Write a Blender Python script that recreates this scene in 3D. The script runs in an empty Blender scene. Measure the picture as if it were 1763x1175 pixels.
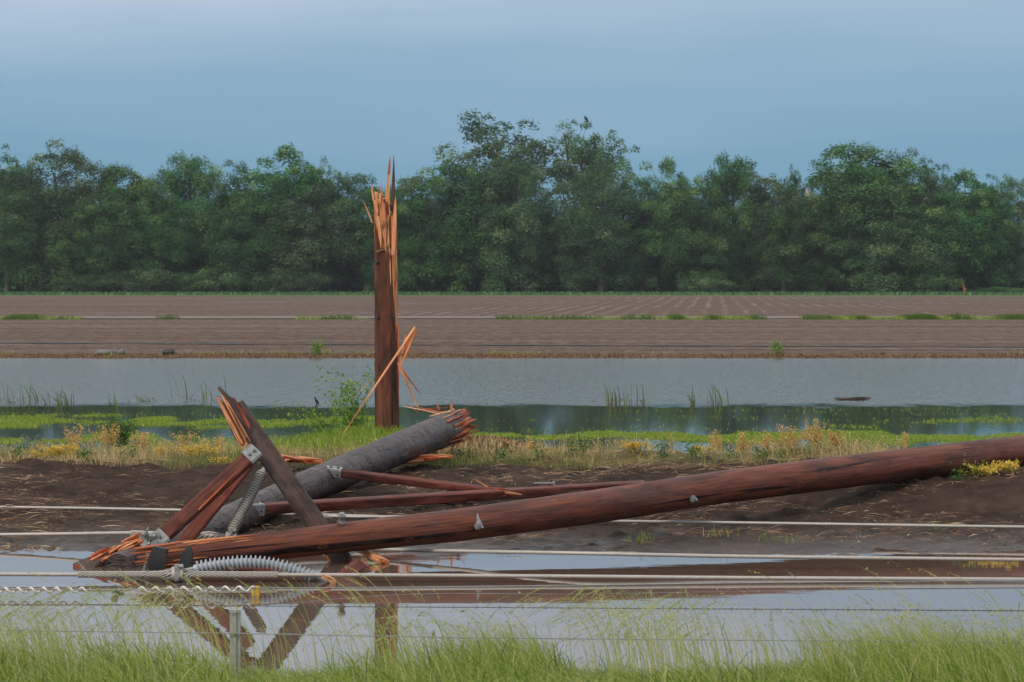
import bpy, math, random
import numpy as np
from mathutils import Vector, Matrix

random.seed(7)
RNG = np.random.default_rng(11)
C = bpy.context.scene.collection
SC = bpy.context.scene

# ------------------------------------------------------------------ camera
F_PX, CX, CY, HOR, CAM_H = 5000.0, 881.5, 587.5, 506.0, 2.355
PITCH = math.atan((CY - HOR) / F_PX)
cam_d = bpy.data.cameras.new('camera')
cam = bpy.data.objects.new('camera', cam_d)
C.objects.link(cam)
cam.location = (0, 0, CAM_H)
cam.rotation_euler = (math.pi / 2 - PITCH, 0, 0)
cam_d.sensor_width = 36.0
cam_d.lens = F_PX / 1763.0 * 36.0
cam_d.clip_start = 0.5
cam_d.clip_end = 6000
cam_d.dof.use_dof = True
cam_d.dof.focus_distance = 29.0
cam_d.dof.aperture_fstop = 9.0
SC.camera = cam

# ------------------------------------------------------------------ sky, sun, exposure
SUN_DIR = Vector((0.50, 0.60, -0.62)).normalized()          # direction the light travels
SUN_EL = math.asin(-SUN_DIR.z)
SUN_ROT = math.atan2(-SUN_DIR.x, -SUN_DIR.y)
w = bpy.data.worlds.new('World')
SC.world = w
w.use_nodes = True
nt = w.node_tree
nt.nodes.clear()
out = nt.nodes.new('ShaderNodeOutputWorld')
bg = nt.nodes.new('ShaderNodeBackground')
bg.inputs['Strength'].default_value = 0.1
sky = nt.nodes.new('ShaderNodeTexSky')
sky.sky_type = 'NISHITA'
sky.sun_disc = False
sky.sun_elevation = SUN_EL
sky.sun_rotation = SUN_ROT
tc = nt.nodes.new('ShaderNodeTexCoord')
sep = nt.nodes.new('ShaderNodeSeparateXYZ')
nt.links.new(tc.outputs['Generated'], sep.inputs[0])
mp = nt.nodes.new('ShaderNodeMapping')
mp.inputs['Scale'].default_value = (2.2, 2.2, 16.0)
nt.links.new(tc.outputs['Generated'], mp.inputs[0])
ns = nt.nodes.new('ShaderNodeTexNoise')
ns.inputs['Scale'].default_value = 1.6
ns.inputs['Detail'].default_value = 4.0
ns.inputs['Roughness'].default_value = 0.45
nt.links.new(mp.outputs[0], ns.inputs['Vector'])
m1 = nt.nodes.new('ShaderNodeMath'); m1.operation = 'MULTIPLY_ADD'
m1.inputs[1].default_value = 0.080; m1.inputs[2].default_value = -0.040
nt.links.new(ns.outputs['Fac'], m1.inputs[0])
m2 = nt.nodes.new('ShaderNodeMath'); m2.operation = 'ADD'
nt.links.new(sep.outputs['Z'], m2.inputs[0]); nt.links.new(m1.outputs[0], m2.inputs[1])
ramp = nt.nodes.new('ShaderNodeValToRGB')                    # storm cloud deck by elevation
nt.links.new(m2.outputs[0], ramp.inputs[0])
els = [(0.0, (.148, .322, .450)), (0.030, (.158, .338, .478)), (0.055, (.192, .368, .520)), (0.078, (.265, .430, .580)),
       (0.100, (.39, .52, .665)), (0.14, (.80, .86, .95)), (0.4, (.90, .94, .98)), (1.0, (.94, .95, .97))]
while len(ramp.color_ramp.elements) < len(els):
    ramp.color_ramp.elements.new(0.5)
for e, (p, c) in zip(ramp.color_ramp.elements, els):
    e.position = p; e.color = (*c, 1)
mul = nt.nodes.new('ShaderNodeMixRGB'); mul.blend_type = 'MULTIPLY'; mul.inputs[0].default_value = 1
nt.links.new(ramp.outputs[0], mul.inputs[1]); mul.inputs[2].default_value = (10, 10, 10, 1)
mix = nt.nodes.new('ShaderNodeMixRGB'); mix.inputs[0].default_value = 0.97      # cloud cover
nt.links.new(sky.outputs[0], mix.inputs[1]); nt.links.new(mul.outputs[0], mix.inputs[2])
nt.links.new(mix.outputs[0], bg.inputs['Color'])
nt.links.new(bg.outputs[0], out.inputs['Surface'])

sun_d = bpy.data.lights.new('sun', 'SUN')
sun_d.energy = 2.0
sun_d.angle = math.radians(14)
sun_d.color = (1.0, 0.86, 0.70)
sun = bpy.data.objects.new('sun', sun_d)
C.objects.link(sun)
sun.rotation_euler = SUN_DIR.to_track_quat('-Z', 'Y').to_euler()
SC.view_settings.view_transform = 'Standard'
SC.view_settings.look = 'None'
SC.view_settings.exposure = 0.0
SC.view_settings.gamma = 1.0

# ------------------------------------------------------------------ measuring helpers
CA, SA = math.cos(PITCH), math.sin(PITCH)
def ray(px, py):
    u, v = (px - CX) / F_PX, (CY - py) / F_PX
    return Vector((u, CA + SA * v, -SA + CA * v))
def at(px, py, d):
    r = ray(px, py)
    return Vector((0, 0, CAM_H)) + r * (d / r.y)
def atz(px, py, z):
    r = ray(px, py)
    return Vector((0, 0, CAM_H)) + r * ((z - CAM_H) / r.z)

STUMP = at(667, 750, 42.0)
MULCH = at(832, 775, 39.0)
PROF_Y = [-60, 8, 12, 15, 17.4, 19, 24, 26.6, 27.5, 30, 33.5, 35.5, 37.5, 40.5, 43, 60, 80, 104, 106, 108, 112, 200, 440, 500, 4000]
PROF_Z = [.75, .75, .62, .34, .0, -.10, -.08, .0, .03, .15, .30, .33, .24, .02, -.06, -.08, -.2, -.2, 0, .15, .12, .68, 2.12, 2.36, 2.4]
def vnoise(x, y, seed=0):
    """smooth value noise on numpy arrays"""
    xi, yi = np.floor(x).astype(np.int64), np.floor(y).astype(np.int64)
    xf, yf = x - xi, y - yi
    u, v = xf * xf * (3 - 2 * xf), yf * yf * (3 - 2 * yf)
    def h(a, b):
        n = (a * 374761393 + b * 668265263 + seed * 974711) & 0x7fffffff
        n = (n ^ (n >> 13)) * 1274126177 & 0x7fffffff
        return ((n ^ (n >> 16)) & 0xffff) / 65535.0
    return (h(xi, yi) * (1 - u) + h(xi + 1, yi) * u) * (1 - v) + (h(xi, yi + 1) * (1 - u) + h(xi + 1, yi + 1) * u) * v
def fbm(x, y, seed=0, octs=4):
    s, a = 0, .5
    for k in range(octs):
        s = s + a * vnoise(x * 2 ** k, y * 2 ** k, seed + k); a *= .5
    return s
def ground_np(x, y):
    x = np.asarray(x, float); y = np.asarray(y, float)
    shift = (fbm(x * .25, y * .0 + 3, 5, 3) - .45) * 1.2
    z = np.interp(y + shift * ((y > 20) & (y < 70)), PROF_Y, PROF_Z)
    z = z + .33 * np.exp(-((x - STUMP.x + .2) / 1.5) ** 2 - ((y - STUMP.y) / 2.2) ** 2)
    z = z + .22 * np.exp(-((x - MULCH.x) / .75) ** 2 - ((y - MULCH.y) / 1.2) ** 2)
    z = z + .25 * np.exp(-((y - 31.2) / 1.5) ** 2) * np.clip((x - 2.6) / 1.8, 0, 1)
    m = np.clip((y - 25.5) / 2, 0, 1) * np.clip((39 - y) / 3, 0, 1)
    z = z + m * ((fbm(x * 1.3, y * 1.0, 21, 5) - .47) * .20 + (np.abs(fbm(x * 4, y * 3, 31, 4) - .45)) * .22)
    return z
def gz(x, y):
    return float(ground_np(np.array([x]), np.array([y]))[0])

# ------------------------------------------------------------------ object helpers
def tag(o, label=None, cat=None, group=None, kind=None):
    if label: o['label'] = label
    if cat: o['category'] = cat
    if group: o['group'] = group
    if kind: o['kind'] = kind
    return o
def thing(name, label, cat, loc=(0, 0, 0), group=None):
    o = bpy.data.objects.new(name, None)
    o.empty_display_size = .2
    C.objects.link(o); o.location = loc
    return tag(o, label, cat, group)

class MB:
    """collects geometry (world coordinates); gc is a grain coordinate (x, y across, z along)"""
    def __init__(s):
        s.v, s.f, s.m, s.g = [], [], [], []
    def add(s, vs, fs, gs=None, mi=0):
        o = len(s.v)
        s.v += [tuple(p) for p in vs]
        s.g += [tuple(p) for p in (gs if gs is not None else vs)]
        if isinstance(mi, int): mi = [mi] * len(fs)
        s.f += [tuple(i + o for i in f) for f in fs]; s.m += mi
    def loft(s, path, section, scales=None, ref=None, mi=0, cap=True, capmi=None, noise=0., twist=0.):
        """section: list of 2D points; scales: one per ring"""
        path = [Vector(p) for p in path]; n = len(section); N = len(path)
        off = (random.uniform(0, 50), random.uniform(0, 50), random.uniform(0, 50))
        vs, gs, fs = [], [], []
        L = 0
        ref = Vector(ref) if ref else None
        for i, p in enumerate(path):
            t = (path[min(i + 1, N - 1)] - path[max(i - 1, 0)]).normalized()
            if i: L += (p - path[i - 1]).length
            r = ref if ref else (Vector((0, 0, 1)) if abs(t.z) < .9 else Vector((0, 1, 0)))
            a = t.cross(r).normalized(); b = a.cross(t).normalized()
            sc = scales[i] if scales is not None else 1
            ca, sa = math.cos(twist * i), math.sin(twist * i)
            for (x, y) in section:
                x, y = x * ca - y * sa, x * sa + y * ca
                q = sc * (1 + random.uniform(-noise, noise))
                vs.append(p + a * x * q + b * y * q)
                gs.append((x * sc + off[0], y * sc + off[1], L + off[2]))
        for i in range(N - 1):
            for j in range(n):
                k = (j + 1) % n
                fs.append((i * n + j, i * n + k, (i + 1) * n + k, (i + 1) * n + j))
        mis = [mi] * len(fs)
        if cap:
            cm = mi if capmi is None else capmi
            fs.append(tuple(range(n - 1, -1, -1))); fs.append(tuple((N - 1) * n + j for j in range(n))); mis += [cm, cm]
        s.add(vs, fs, gs, mis)
    def tube(s, path, r, n=8, mi=0, cap=True, noise=0.):
        sec = [(math.cos(2 * math.pi * j / n), math.sin(2 * math.pi * j / n)) for j in range(n)]
        sc = [r] * len(path) if not hasattr(r, '__len__') else r
        s.loft(path, sec, sc, mi=mi, cap=cap, noise=noise)
    def bar(s, p0, p1, wd, th, ref=None, mi=0, segs=1, capmi=None, noise=0., taper=1.):
        b = min(wd, th) * .12
        x, y = wd / 2, th / 2
        sec = [(-x + b, -y), (x - b, -y), (x, -y + b), (x, y - b), (x - b, y), (-x + b, y), (-x, y - b), (-x, -y + b)]
        p0, p1 = Vector(p0), Vector(p1)
        s.loft([p0.lerp(p1, i / segs) for i in range(segs + 1)], sec, [1 + (taper - 1) * i / segs for i in range(segs + 1)], ref=ref, mi=mi, capmi=capmi, noise=noise)
    def splinter(s, p0, p1, wd, th=None, mi=0, bend=.03, tip=.12, ref=None):
        """long sliver of wood: ragged flat prism that narrows to a point"""
        p0, p1 = Vector(p0), Vector(p1); th = th or wd * .45
        L = (p1 - p0).length; k = 5
        bd = Vector((random.uniform(-1, 1), random.uniform(-1, 1), random.uniform(-1, 1))) * bend * L
        path = [p0.lerp(p1, i / k) + bd * math.sin(math.pi * i / k) for i in range(k + 1)]
        sec = [(-wd / 2, -th / 2), (wd * .3, -th * .6), (wd / 2, th * .3), (-wd * .2, th / 2)]
        ws = [random.uniform(.8, 1), random.uniform(.9, 1.1), random.uniform(.8, 1.05), random.uniform(.7, .95), random.uniform(.4, .7), tip]
        s.loft(path, sec, ws, mi=mi, ref=ref)
    def sphere(s, c, r, n=8, mi=0, sx=1, sy=1, sz=1):
        vs, fs = [], []
        for i in range(n + 1):
            a = math.pi * i / n
            for j in range(2 * n):
                b = math.pi * j / n
                vs.append((c[0] + r * sx * math.sin(a) * math.cos(b), c[1] + r * sy * math.sin(a) * math.sin(b), c[2] + r * sz * math.cos(a)))
        for i in range(n):
            for j in range(2 * n):
                k = (j + 1) % (2 * n)
                fs.append((i * 2 * n + j, (i + 1) * 2 * n + j, (i + 1) * 2 * n + k, i * 2 * n + k))
        s.add(vs, fs, None, mi)
    def build(s, name, mats, parent=None, smooth=True):
        if not isinstance(mats, (list, tuple)): mats = [mats]
        o0 = parent.location if parent else Vector((0, 0, 0))
        if parent and parent.parent: o0 = o0 + parent.parent.location
        me = bpy.data.meshes.new(name)
        me.from_pydata([(p[0] - o0[0], p[1] - o0[1], p[2] - o0[2]) for p in s.v], [], s.f)
        for m in mats: me.materials.append(m)
        me.polygons.foreach_set('material_index', s.m)
        me.polygons.foreach_set('use_smooth', [smooth] * len(s.f))
        at_ = me.attributes.new('gc', 'FLOAT_VECTOR', 'POINT')
        at_.data.foreach_set('vector', np.array(s.g, dtype=np.float32).ravel())
        me.update()
        if smooth:
            try: me.set_sharp_from_angle(angle=math.radians(42))
            except Exception: pass
        o = bpy.data.objects.new(name, me); C.objects.link(o)
        if parent: o.parent = parent
        return o

def np_mesh(name, V, Q, mat, tint=None, parent=None, smooth=False, norms=None):
    """V (n,3), Q (m,4) or (m,3) -> mesh object; tint is one float per vertex"""
    me = bpy.data.meshes.new(name)
    k = Q.shape[1]
    me.vertices.add(len(V)); me.vertices.foreach_set('co', np.asarray(V, np.float32).ravel())
    me.loops.add(Q.size); me.loops.foreach_set('vertex_index', np.asarray(Q, np.int32).ravel())
    me.polygons.add(len(Q)); me.polygons.foreach_set('loop_start', np.arange(0, Q.size, k, dtype=np.int32))
    me.update(calc_edges=True)
    me.polygons.foreach_set('use_smooth', [smooth] * len(Q))
    if tint is not None:
        a = me.attributes.new('tint', 'FLOAT', 'POINT'); a.data.foreach_set('value', np.asarray(tint, np.float32))
    me.materials.append(mat)
    o = bpy.data.objects.new(name, me); C.objects.link(o)
    if parent: o.parent = parent
    return o

# ------------------------------------------------------------------ materials
def newmat(name):
    m = bpy.data.materials.new(name); m.use_nodes = True
    n = m.node_tree; n.nodes.clear()
    o = n.nodes.new('ShaderNodeOutputMaterial'); b = n.nodes.new('ShaderNodeBsdfPrincipled')
    n.links.new(b.outputs[0], o.inputs[0])
    return m, n, b, o
def node(n, t, **kw):
    x = n.nodes.new(t)
    for k, v in kw.items():
        if k in x.inputs.keys(): x.inputs[k].default_value = v
        else: setattr(x, k, v)
    return x
def mapped(n, src, scale, loc=(0, 0, 0), rot=(0, 0, 0)):
    m = node(n, 'ShaderNodeMapping'); m.inputs['Scale'].default_value = scale
    m.inputs['Location'].default_value = loc; m.inputs['Rotation'].default_value = rot
    n.links.new(src, m.inputs[0]); return m.outputs[0]
def noise(n, vec, scale=1, detail=5, rough=.55, dist=0):
    x = node(n, 'ShaderNodeTexNoise', Scale=scale, Detail=detail, Roughness=rough, Distortion=dist)
    if vec is not None: n.links.new(vec, x.inputs['Vector'])
    return x.outputs['Fac']
def cramp(n, fac, stops):
    r = node(n, 'ShaderNodeValToRGB')
    while len(r.color_ramp.elements) < len(stops): r.color_ramp.elements.new(.5)
    for e, (p, c) in zip(r.color_ramp.elements, stops):
        e.position = p; e.color = (*c, 1) if hasattr(c, '__len__') else (c, c, c, 1)
    n.links.new(fac, r.inputs[0]); return r.outputs[0]
def mixc(n, fac, a, b, mode='MIX'):
    x = node(n, 'ShaderNodeMixRGB', blend_type=mode)
    for i, v in ((0, fac), (1, a), (2, b)):
        if hasattr(v, 'is_linked'): n.links.new(v, x.inputs[i])
        else: x.inputs[i].default_value = v if i == 0 else (*v, 1)
    return x.outputs[0]
def math_(n, op, a, b=0., c=0., clamp=False):
    x = node(n, 'ShaderNodeMath', operation=op); x.use_clamp = clamp
    for i, v in enumerate((a, b, c)):
        if hasattr(v, 'is_linked'): n.links.new(v, x.inputs[i])
        else: x.inputs[i].default_value = v
    return x.outputs[0]
def bump(n, b, h, strength=.4, dist=.01):
    x = node(n, 'ShaderNodeBump', Strength=strength, Distance=dist)
    n.links.new(h, x.inputs['Height']); n.links.new(x.outputs[0], b.inputs['Normal'])
def attr(n, name):
    x = node(n, 'ShaderNodeAttribute', attribute_name=name); return x

def wood(name, c1, c2, dark, rough=.5, spec=.3, streak=.8, weather=None, wamt=0., knots=True, flake=0., lines=.8, bright=None):
    m, n, b, o = newmat(name)
    g = attr(n, 'gc').outputs['Vector']
    fine = noise(n, mapped(n, g, (55, 55, 2.2)), 1, 6, .65)
    mid = noise(n, mapped(n, g, (20, 20, .9)), 1, 5, .6, .8)
    broad = noise(n, mapped(n, g, (5, 5, 1.3)), 1, 5, .65, .5)
    col = mixc(n, cramp(n, mid, [(.36, 0), (.62, 1)]), c1, c2)
    if bright: col = mixc(n, cramp(n, noise(n, mapped(n, g, (6, 6, .8), (9, 3, 5)), 1, 5, .6, .6), [(.56, 0), (.74, .8)]), col, bright)
    col = mixc(n, math_(n, 'MULTIPLY', cramp(n, broad, [(.44, 0), (.64, 1)]), streak), col, dark)
    col = mixc(n, .9, col, cramp(n, fine, [(.30, (.35, .33, .33)), (.52, (1, 1, 1)), (.72, (1.25, 1.22, 1.2))]), 'MULTIPLY')
    ln = cramp(n, noise(n, mapped(n, g, (17, 17, .35)), 1, 3, .5, .4), [(.33, 0.0), (.37, 1)])
    col = mixc(n, lines, col, ln, 'MULTIPLY')
    if knots:
        vo = node(n, 'ShaderNodeTexVoronoi', Scale=1); n.links.new(mapped(n, g, (4.5, 4.5, 2.2)), vo.inputs['Vector'])
        ring = cramp(n, vo.outputs['Distance'], [(.05, 0), (.075, .45), (.13, 0)])
        col = mixc(n, ring, col, (c2[0] * 1.6, c2[1] * 1.5, c2[2] * 1.3))
        col = mixc(n, cramp(n, vo.outputs['Distance'], [(.035, .9), (.06, 0)]), col, (dark[0] * .3, dark[1] * .3, dark[2] * .3))
    fl = None
    if weather:
        wn = noise(n, mapped(n, g, (7, 7, 2.6)), 1, 6, .7, .8)
        col = mixc(n, math_(n, 'MULTIPLY', cramp(n, wn, [(.42, 0), (.60, 1)]), wamt), col, weather)
    if flake:
        fl = cramp(n, noise(n, mapped(n, g, (3.2, 3.2, 3.4), (3, 8, 1)), 1, 4, .6, 1.8), [(.40, 0), (.47, 1), (.53, .6), (.6, 1)])
        col = mixc(n, flake, col, mixc(n, fl, (.25, .24, .25), (1.1, 1.1, 1.1)), 'MULTIPLY')
    n.links.new(col, b.inputs['Base Color'])
    n.links.new(math_(n, 'MULTIPLY_ADD', mid, .35, rough - .17), b.inputs['Roughness'])
    b.inputs['Specular IOR Level'].default_value = spec
    h = math_(n, 'ADD', math_(n, 'MULTIPLY', fine, .5), math_(n, 'ADD', math_(n, 'MULTIPLY', broad, 1.6), math_(n, 'MULTIPLY', ln, .6)))
    if fl is not None: h = math_(n, 'ADD', h, math_(n, 'MULTIPLY', fl, .9))
    bump(n, b, h, .9, .014)
    return m
M = {}
M['red'] = wood('red_treated_wood', (.125, .035, .019), (.210, .062, .031), (.042, .017, .012), .55, .25, streak=.9, lines=.95, bright=(.30, .090, .048), weather=(.11, .062, .052), wamt=.35)
M['redbeam'] = wood('red_brown_timber', (.115, .027, .016), (.175, .044, .025), (.040, .014, .010), .6, .3, knots=False, bright=(.25, .06, .035))
M['grey'] = wood('dark_creosote_wood', (.036, .028, .029), (.074, .053, .053), (.014, .012, .015), .45, .35, weather=(.105, .052, .044), wamt=.7, knots=False, flake=.9, lines=.6)
M['dark'] = wood('charred_dark_timber', (.040, .024, .020), (.080, .042, .032), (.012, .010, .010), .5, .35, weather=(.12, .075, .065), wamt=.6, knots=False)
M['stump'] = wood('brown_pole_wood', (.105, .035, .020), (.175, .062, .036), (.026, .013, .010), .65, .2, lines=1., streak=.95, weather=(.06, .032, .024), wamt=.6)
M['fresh'] = wood('fresh_split_wood', (.62, .235, .095), (.85, .42, .215), (.30, .080, .032), .65, .2, knots=False, streak=.7)
M['freshred'] = wood('fresh_red_split_wood', (.42, .085, .030), (.62, .17, .065), (.14, .028, .018), .6, .2, knots=False, streak=.8)
M['pale'] = wood('pale_heart_wood', (.62, .32, .17), (.74, .46, .28), (.40, .17, .08), .65, .2, knots=False, streak=.6)

def metal(name, col, rough=.45, met=.7, var=.3):
    m, n, b, o = newmat(name)
    t = node(n, 'ShaderNodeTexCoord').outputs['Object']
    k = noise(n, t, 35, 5, .6)
    n.links.new(mixc(n, cramp(n, k, [(.3, 0), (.75, 1)]), tuple(c * (1 - var) for c in col), col), b.inputs['Base Color'])
    b.inputs['Metallic'].default_value = met
    n.links.new(math_(n, 'MULTIPLY_ADD', k, .3, rough - .15), b.inputs['Roughness'])
    return m
M['galv'] = metal('galvanised_steel', (.36, .38, .385), .55, .45, .5)
M['alu'] = metal('weathered_aluminium', (.47, .44, .41), .55, .3, .25)
M['steel'] = metal('dark_steel', (.16, .15, .14), .5, .6, .5)
M['fencewire'] = metal('fence_wire_steel', (.30, .31, .33), .5, .4, .3)
M['barb'] = metal('rusty_barbed_wire', (.13, .10, .085), .6, .3, .4)

def plain(name, c1, c2, scale=20, rough=.6, spec=.4, b_=.3):
    m, n, b, o = newmat(name)
    t = node(n, 'ShaderNodeTexCoord').outputs['Object']
    k = noise(n, t, scale, 6, .6)
    n.links.new(mixc(n, cramp(n, k, [(.3, 0), (.7, 1)]), c1, c2), b.inputs['Base Color'])
    b.inputs['Roughness'].default_value = rough; b.inputs['Specular IOR Level'].default_value = spec
    bump(n, b, k, b_, .01)
    return m
M['poly'] = plain('blue_grey_polymer', (.34, .38, .43), (.44, .48, .53), 8, .45, .5, .05)
M['polyb'] = plain('dull_grey_polymer', (.24, .235, .21), (.33, .325, .29), 12, .65, .3, .1)
M['white'] = plain('white_plastic', (.56, .55, .52), (.68, .67, .64), 10, .4, .5, .02)
M['yellow'] = plain('yellow_ribbon', (.60, .36, .03), (.75, .48, .06), 30, .6, .3, .2)
M['black'] = plain('black_rubber', (.012, .013, .015), (.03, .03, .032), 20, .5, .4, .2)
M['post'] = plain('weathered_fence_post', (.27, .28, .26), (.40, .40, .37), 25, .75, .3, .3)
M['rock'] = plain('grey_bank_rock', (.12, .11, .105), (.22, .21, .20), 3, .8, .3, .5)
M['feather'] = plain('black_feathers', (.008, .008, .010), (.02, .02, .022), 20, .6, .3, .2)
M['bark'] = plain('grey_brown_bark', (.055, .045, .036), (.11, .092, .075), 3, .85, .2, .6)
M['mulch'] = plain('soaked_brown_litter', (.05, .028, .02), (.17, .11, .075), 25, .8, .2, 1.)

def foliage(name, stops, trans=.3, rough=.6, objvar=.0, spec=.25):
    """colour from the per-leaf tint attribute, tinted a little per object"""
    m, n, b, o = newmat(name)
    a = attr(n, 'tint').outputs['Fac']
    col = cramp(n, a, stops)
    if objvar:
        oi = node(n, 'ShaderNodeObjectInfo')
        hs = node(n, 'ShaderNodeHueSaturation')
        n.links.new(col, hs.inputs['Color'])
        n.links.new(math_(n, 'MULTIPLY_ADD', oi.outputs['Random'], .024, .490), hs.inputs['Hue'])
        n.links.new(math_(n, 'MULTIPLY_ADD', math_(n, 'FRACT', math_(n, 'MULTIPLY', oi.outputs['Random'], 7.31)), objvar, 1 - objvar * .5), hs.inputs['Value'])
        n.links.new(math_(n, 'MULTIPLY_ADD', math_(n, 'FRACT', math_(n, 'MULTIPLY', oi.outputs['Random'], 3.17)), .35, .95), hs.inputs['Saturation'])
        col = hs.outputs[0]
    n.links.new(col, b.inputs['Base Color']); b.inputs['Roughness'].default_value = rough
    b.inputs['Specular IOR Level'].default_value = spec
    tr = node(n, 'ShaderNodeBsdfTranslucent'); n.links.new(col, tr.inputs[0])
    mx = node(n, 'ShaderNodeMixShader'); mx.inputs[0].default_value = trans
    n.links.new(b.outputs[0], mx.inputs[1]); n.links.new(tr.outputs[0], mx.inputs[2]); n.links.new(mx.outputs[0], o.inputs[0])
    return m
M['leaf'] = foliage('tree_leaves', [(0, (.022, .062, .031)), (.45, (.060, .132, .053)), (.8, (.135, .235, .082)), (1, (.26, .34, .17))], .25, .6, .5)
M['shrubleaf'] = foliage('bush_leaves', [(0, (.07, .15, .018)), (.6, (.15, .285, .035)), (1, (.25, .40, .075))], .35, .5)
M['grass'] = foliage('green_grass', [(0, (.065, .125, .016)), (.3, (.165, .25, .036)), (.6, (.275, .345, .062)), (.82, (.40, .43, .15)), (1, (.52, .47, .25))], .35, .55)
M['lime'] = foliage('lime_pond_grass', [(0, (.10, .16, .02)), (.6, (.22, .33, .035)), (1, (.36, .44, .08))], .35, .6)
M['dry'] = foliage('dry_straw_grass', [(0, (.10, .15, .03)), (.35, (.23, .24, .07)), (.75, (.46, .35, .16)), (1, (.60, .45, .25))], .3, .7)
M['straw'] = foliage('straw_litter', [(0, (.07, .04, .025)), (.5, (.22, .13, .075)), (.8, (.46, .30, .17)), (1, (.66, .50, .33))], .1, .8)
M['flower'] = foliage('yellow_flowers', [(0, (.48, .36, .06)), (.6, (.64, .46, .07)), (1, (.74, .60, .18))], .3, .6)
M['seedhead'] = foliage('tan_orange_seed_heads', [(0, (.42, .26, .08)), (.6, (.60, .40, .15)), (1, (.70, .52, .28))], .3, .7)
M['reed'] = foliage('reed_blades', [(0, (.05, .085, .02)), (.6, (.10, .16, .04)), (1, (.22, .22, .09))], .3, .6)
M['brownlitter'] = foliage('red_brown_litter', [(0, (.07, .035, .02)), (.6, (.17, .08, .04)), (1, (.30, .17, .09))], .1, .8)
M['corn'] = foliage('dark_weed_leaves', [(0, (.025, .075, .02)), (.6, (.05, .13, .03)), (1, (.10, .19, .05))], .3, .5)

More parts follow.
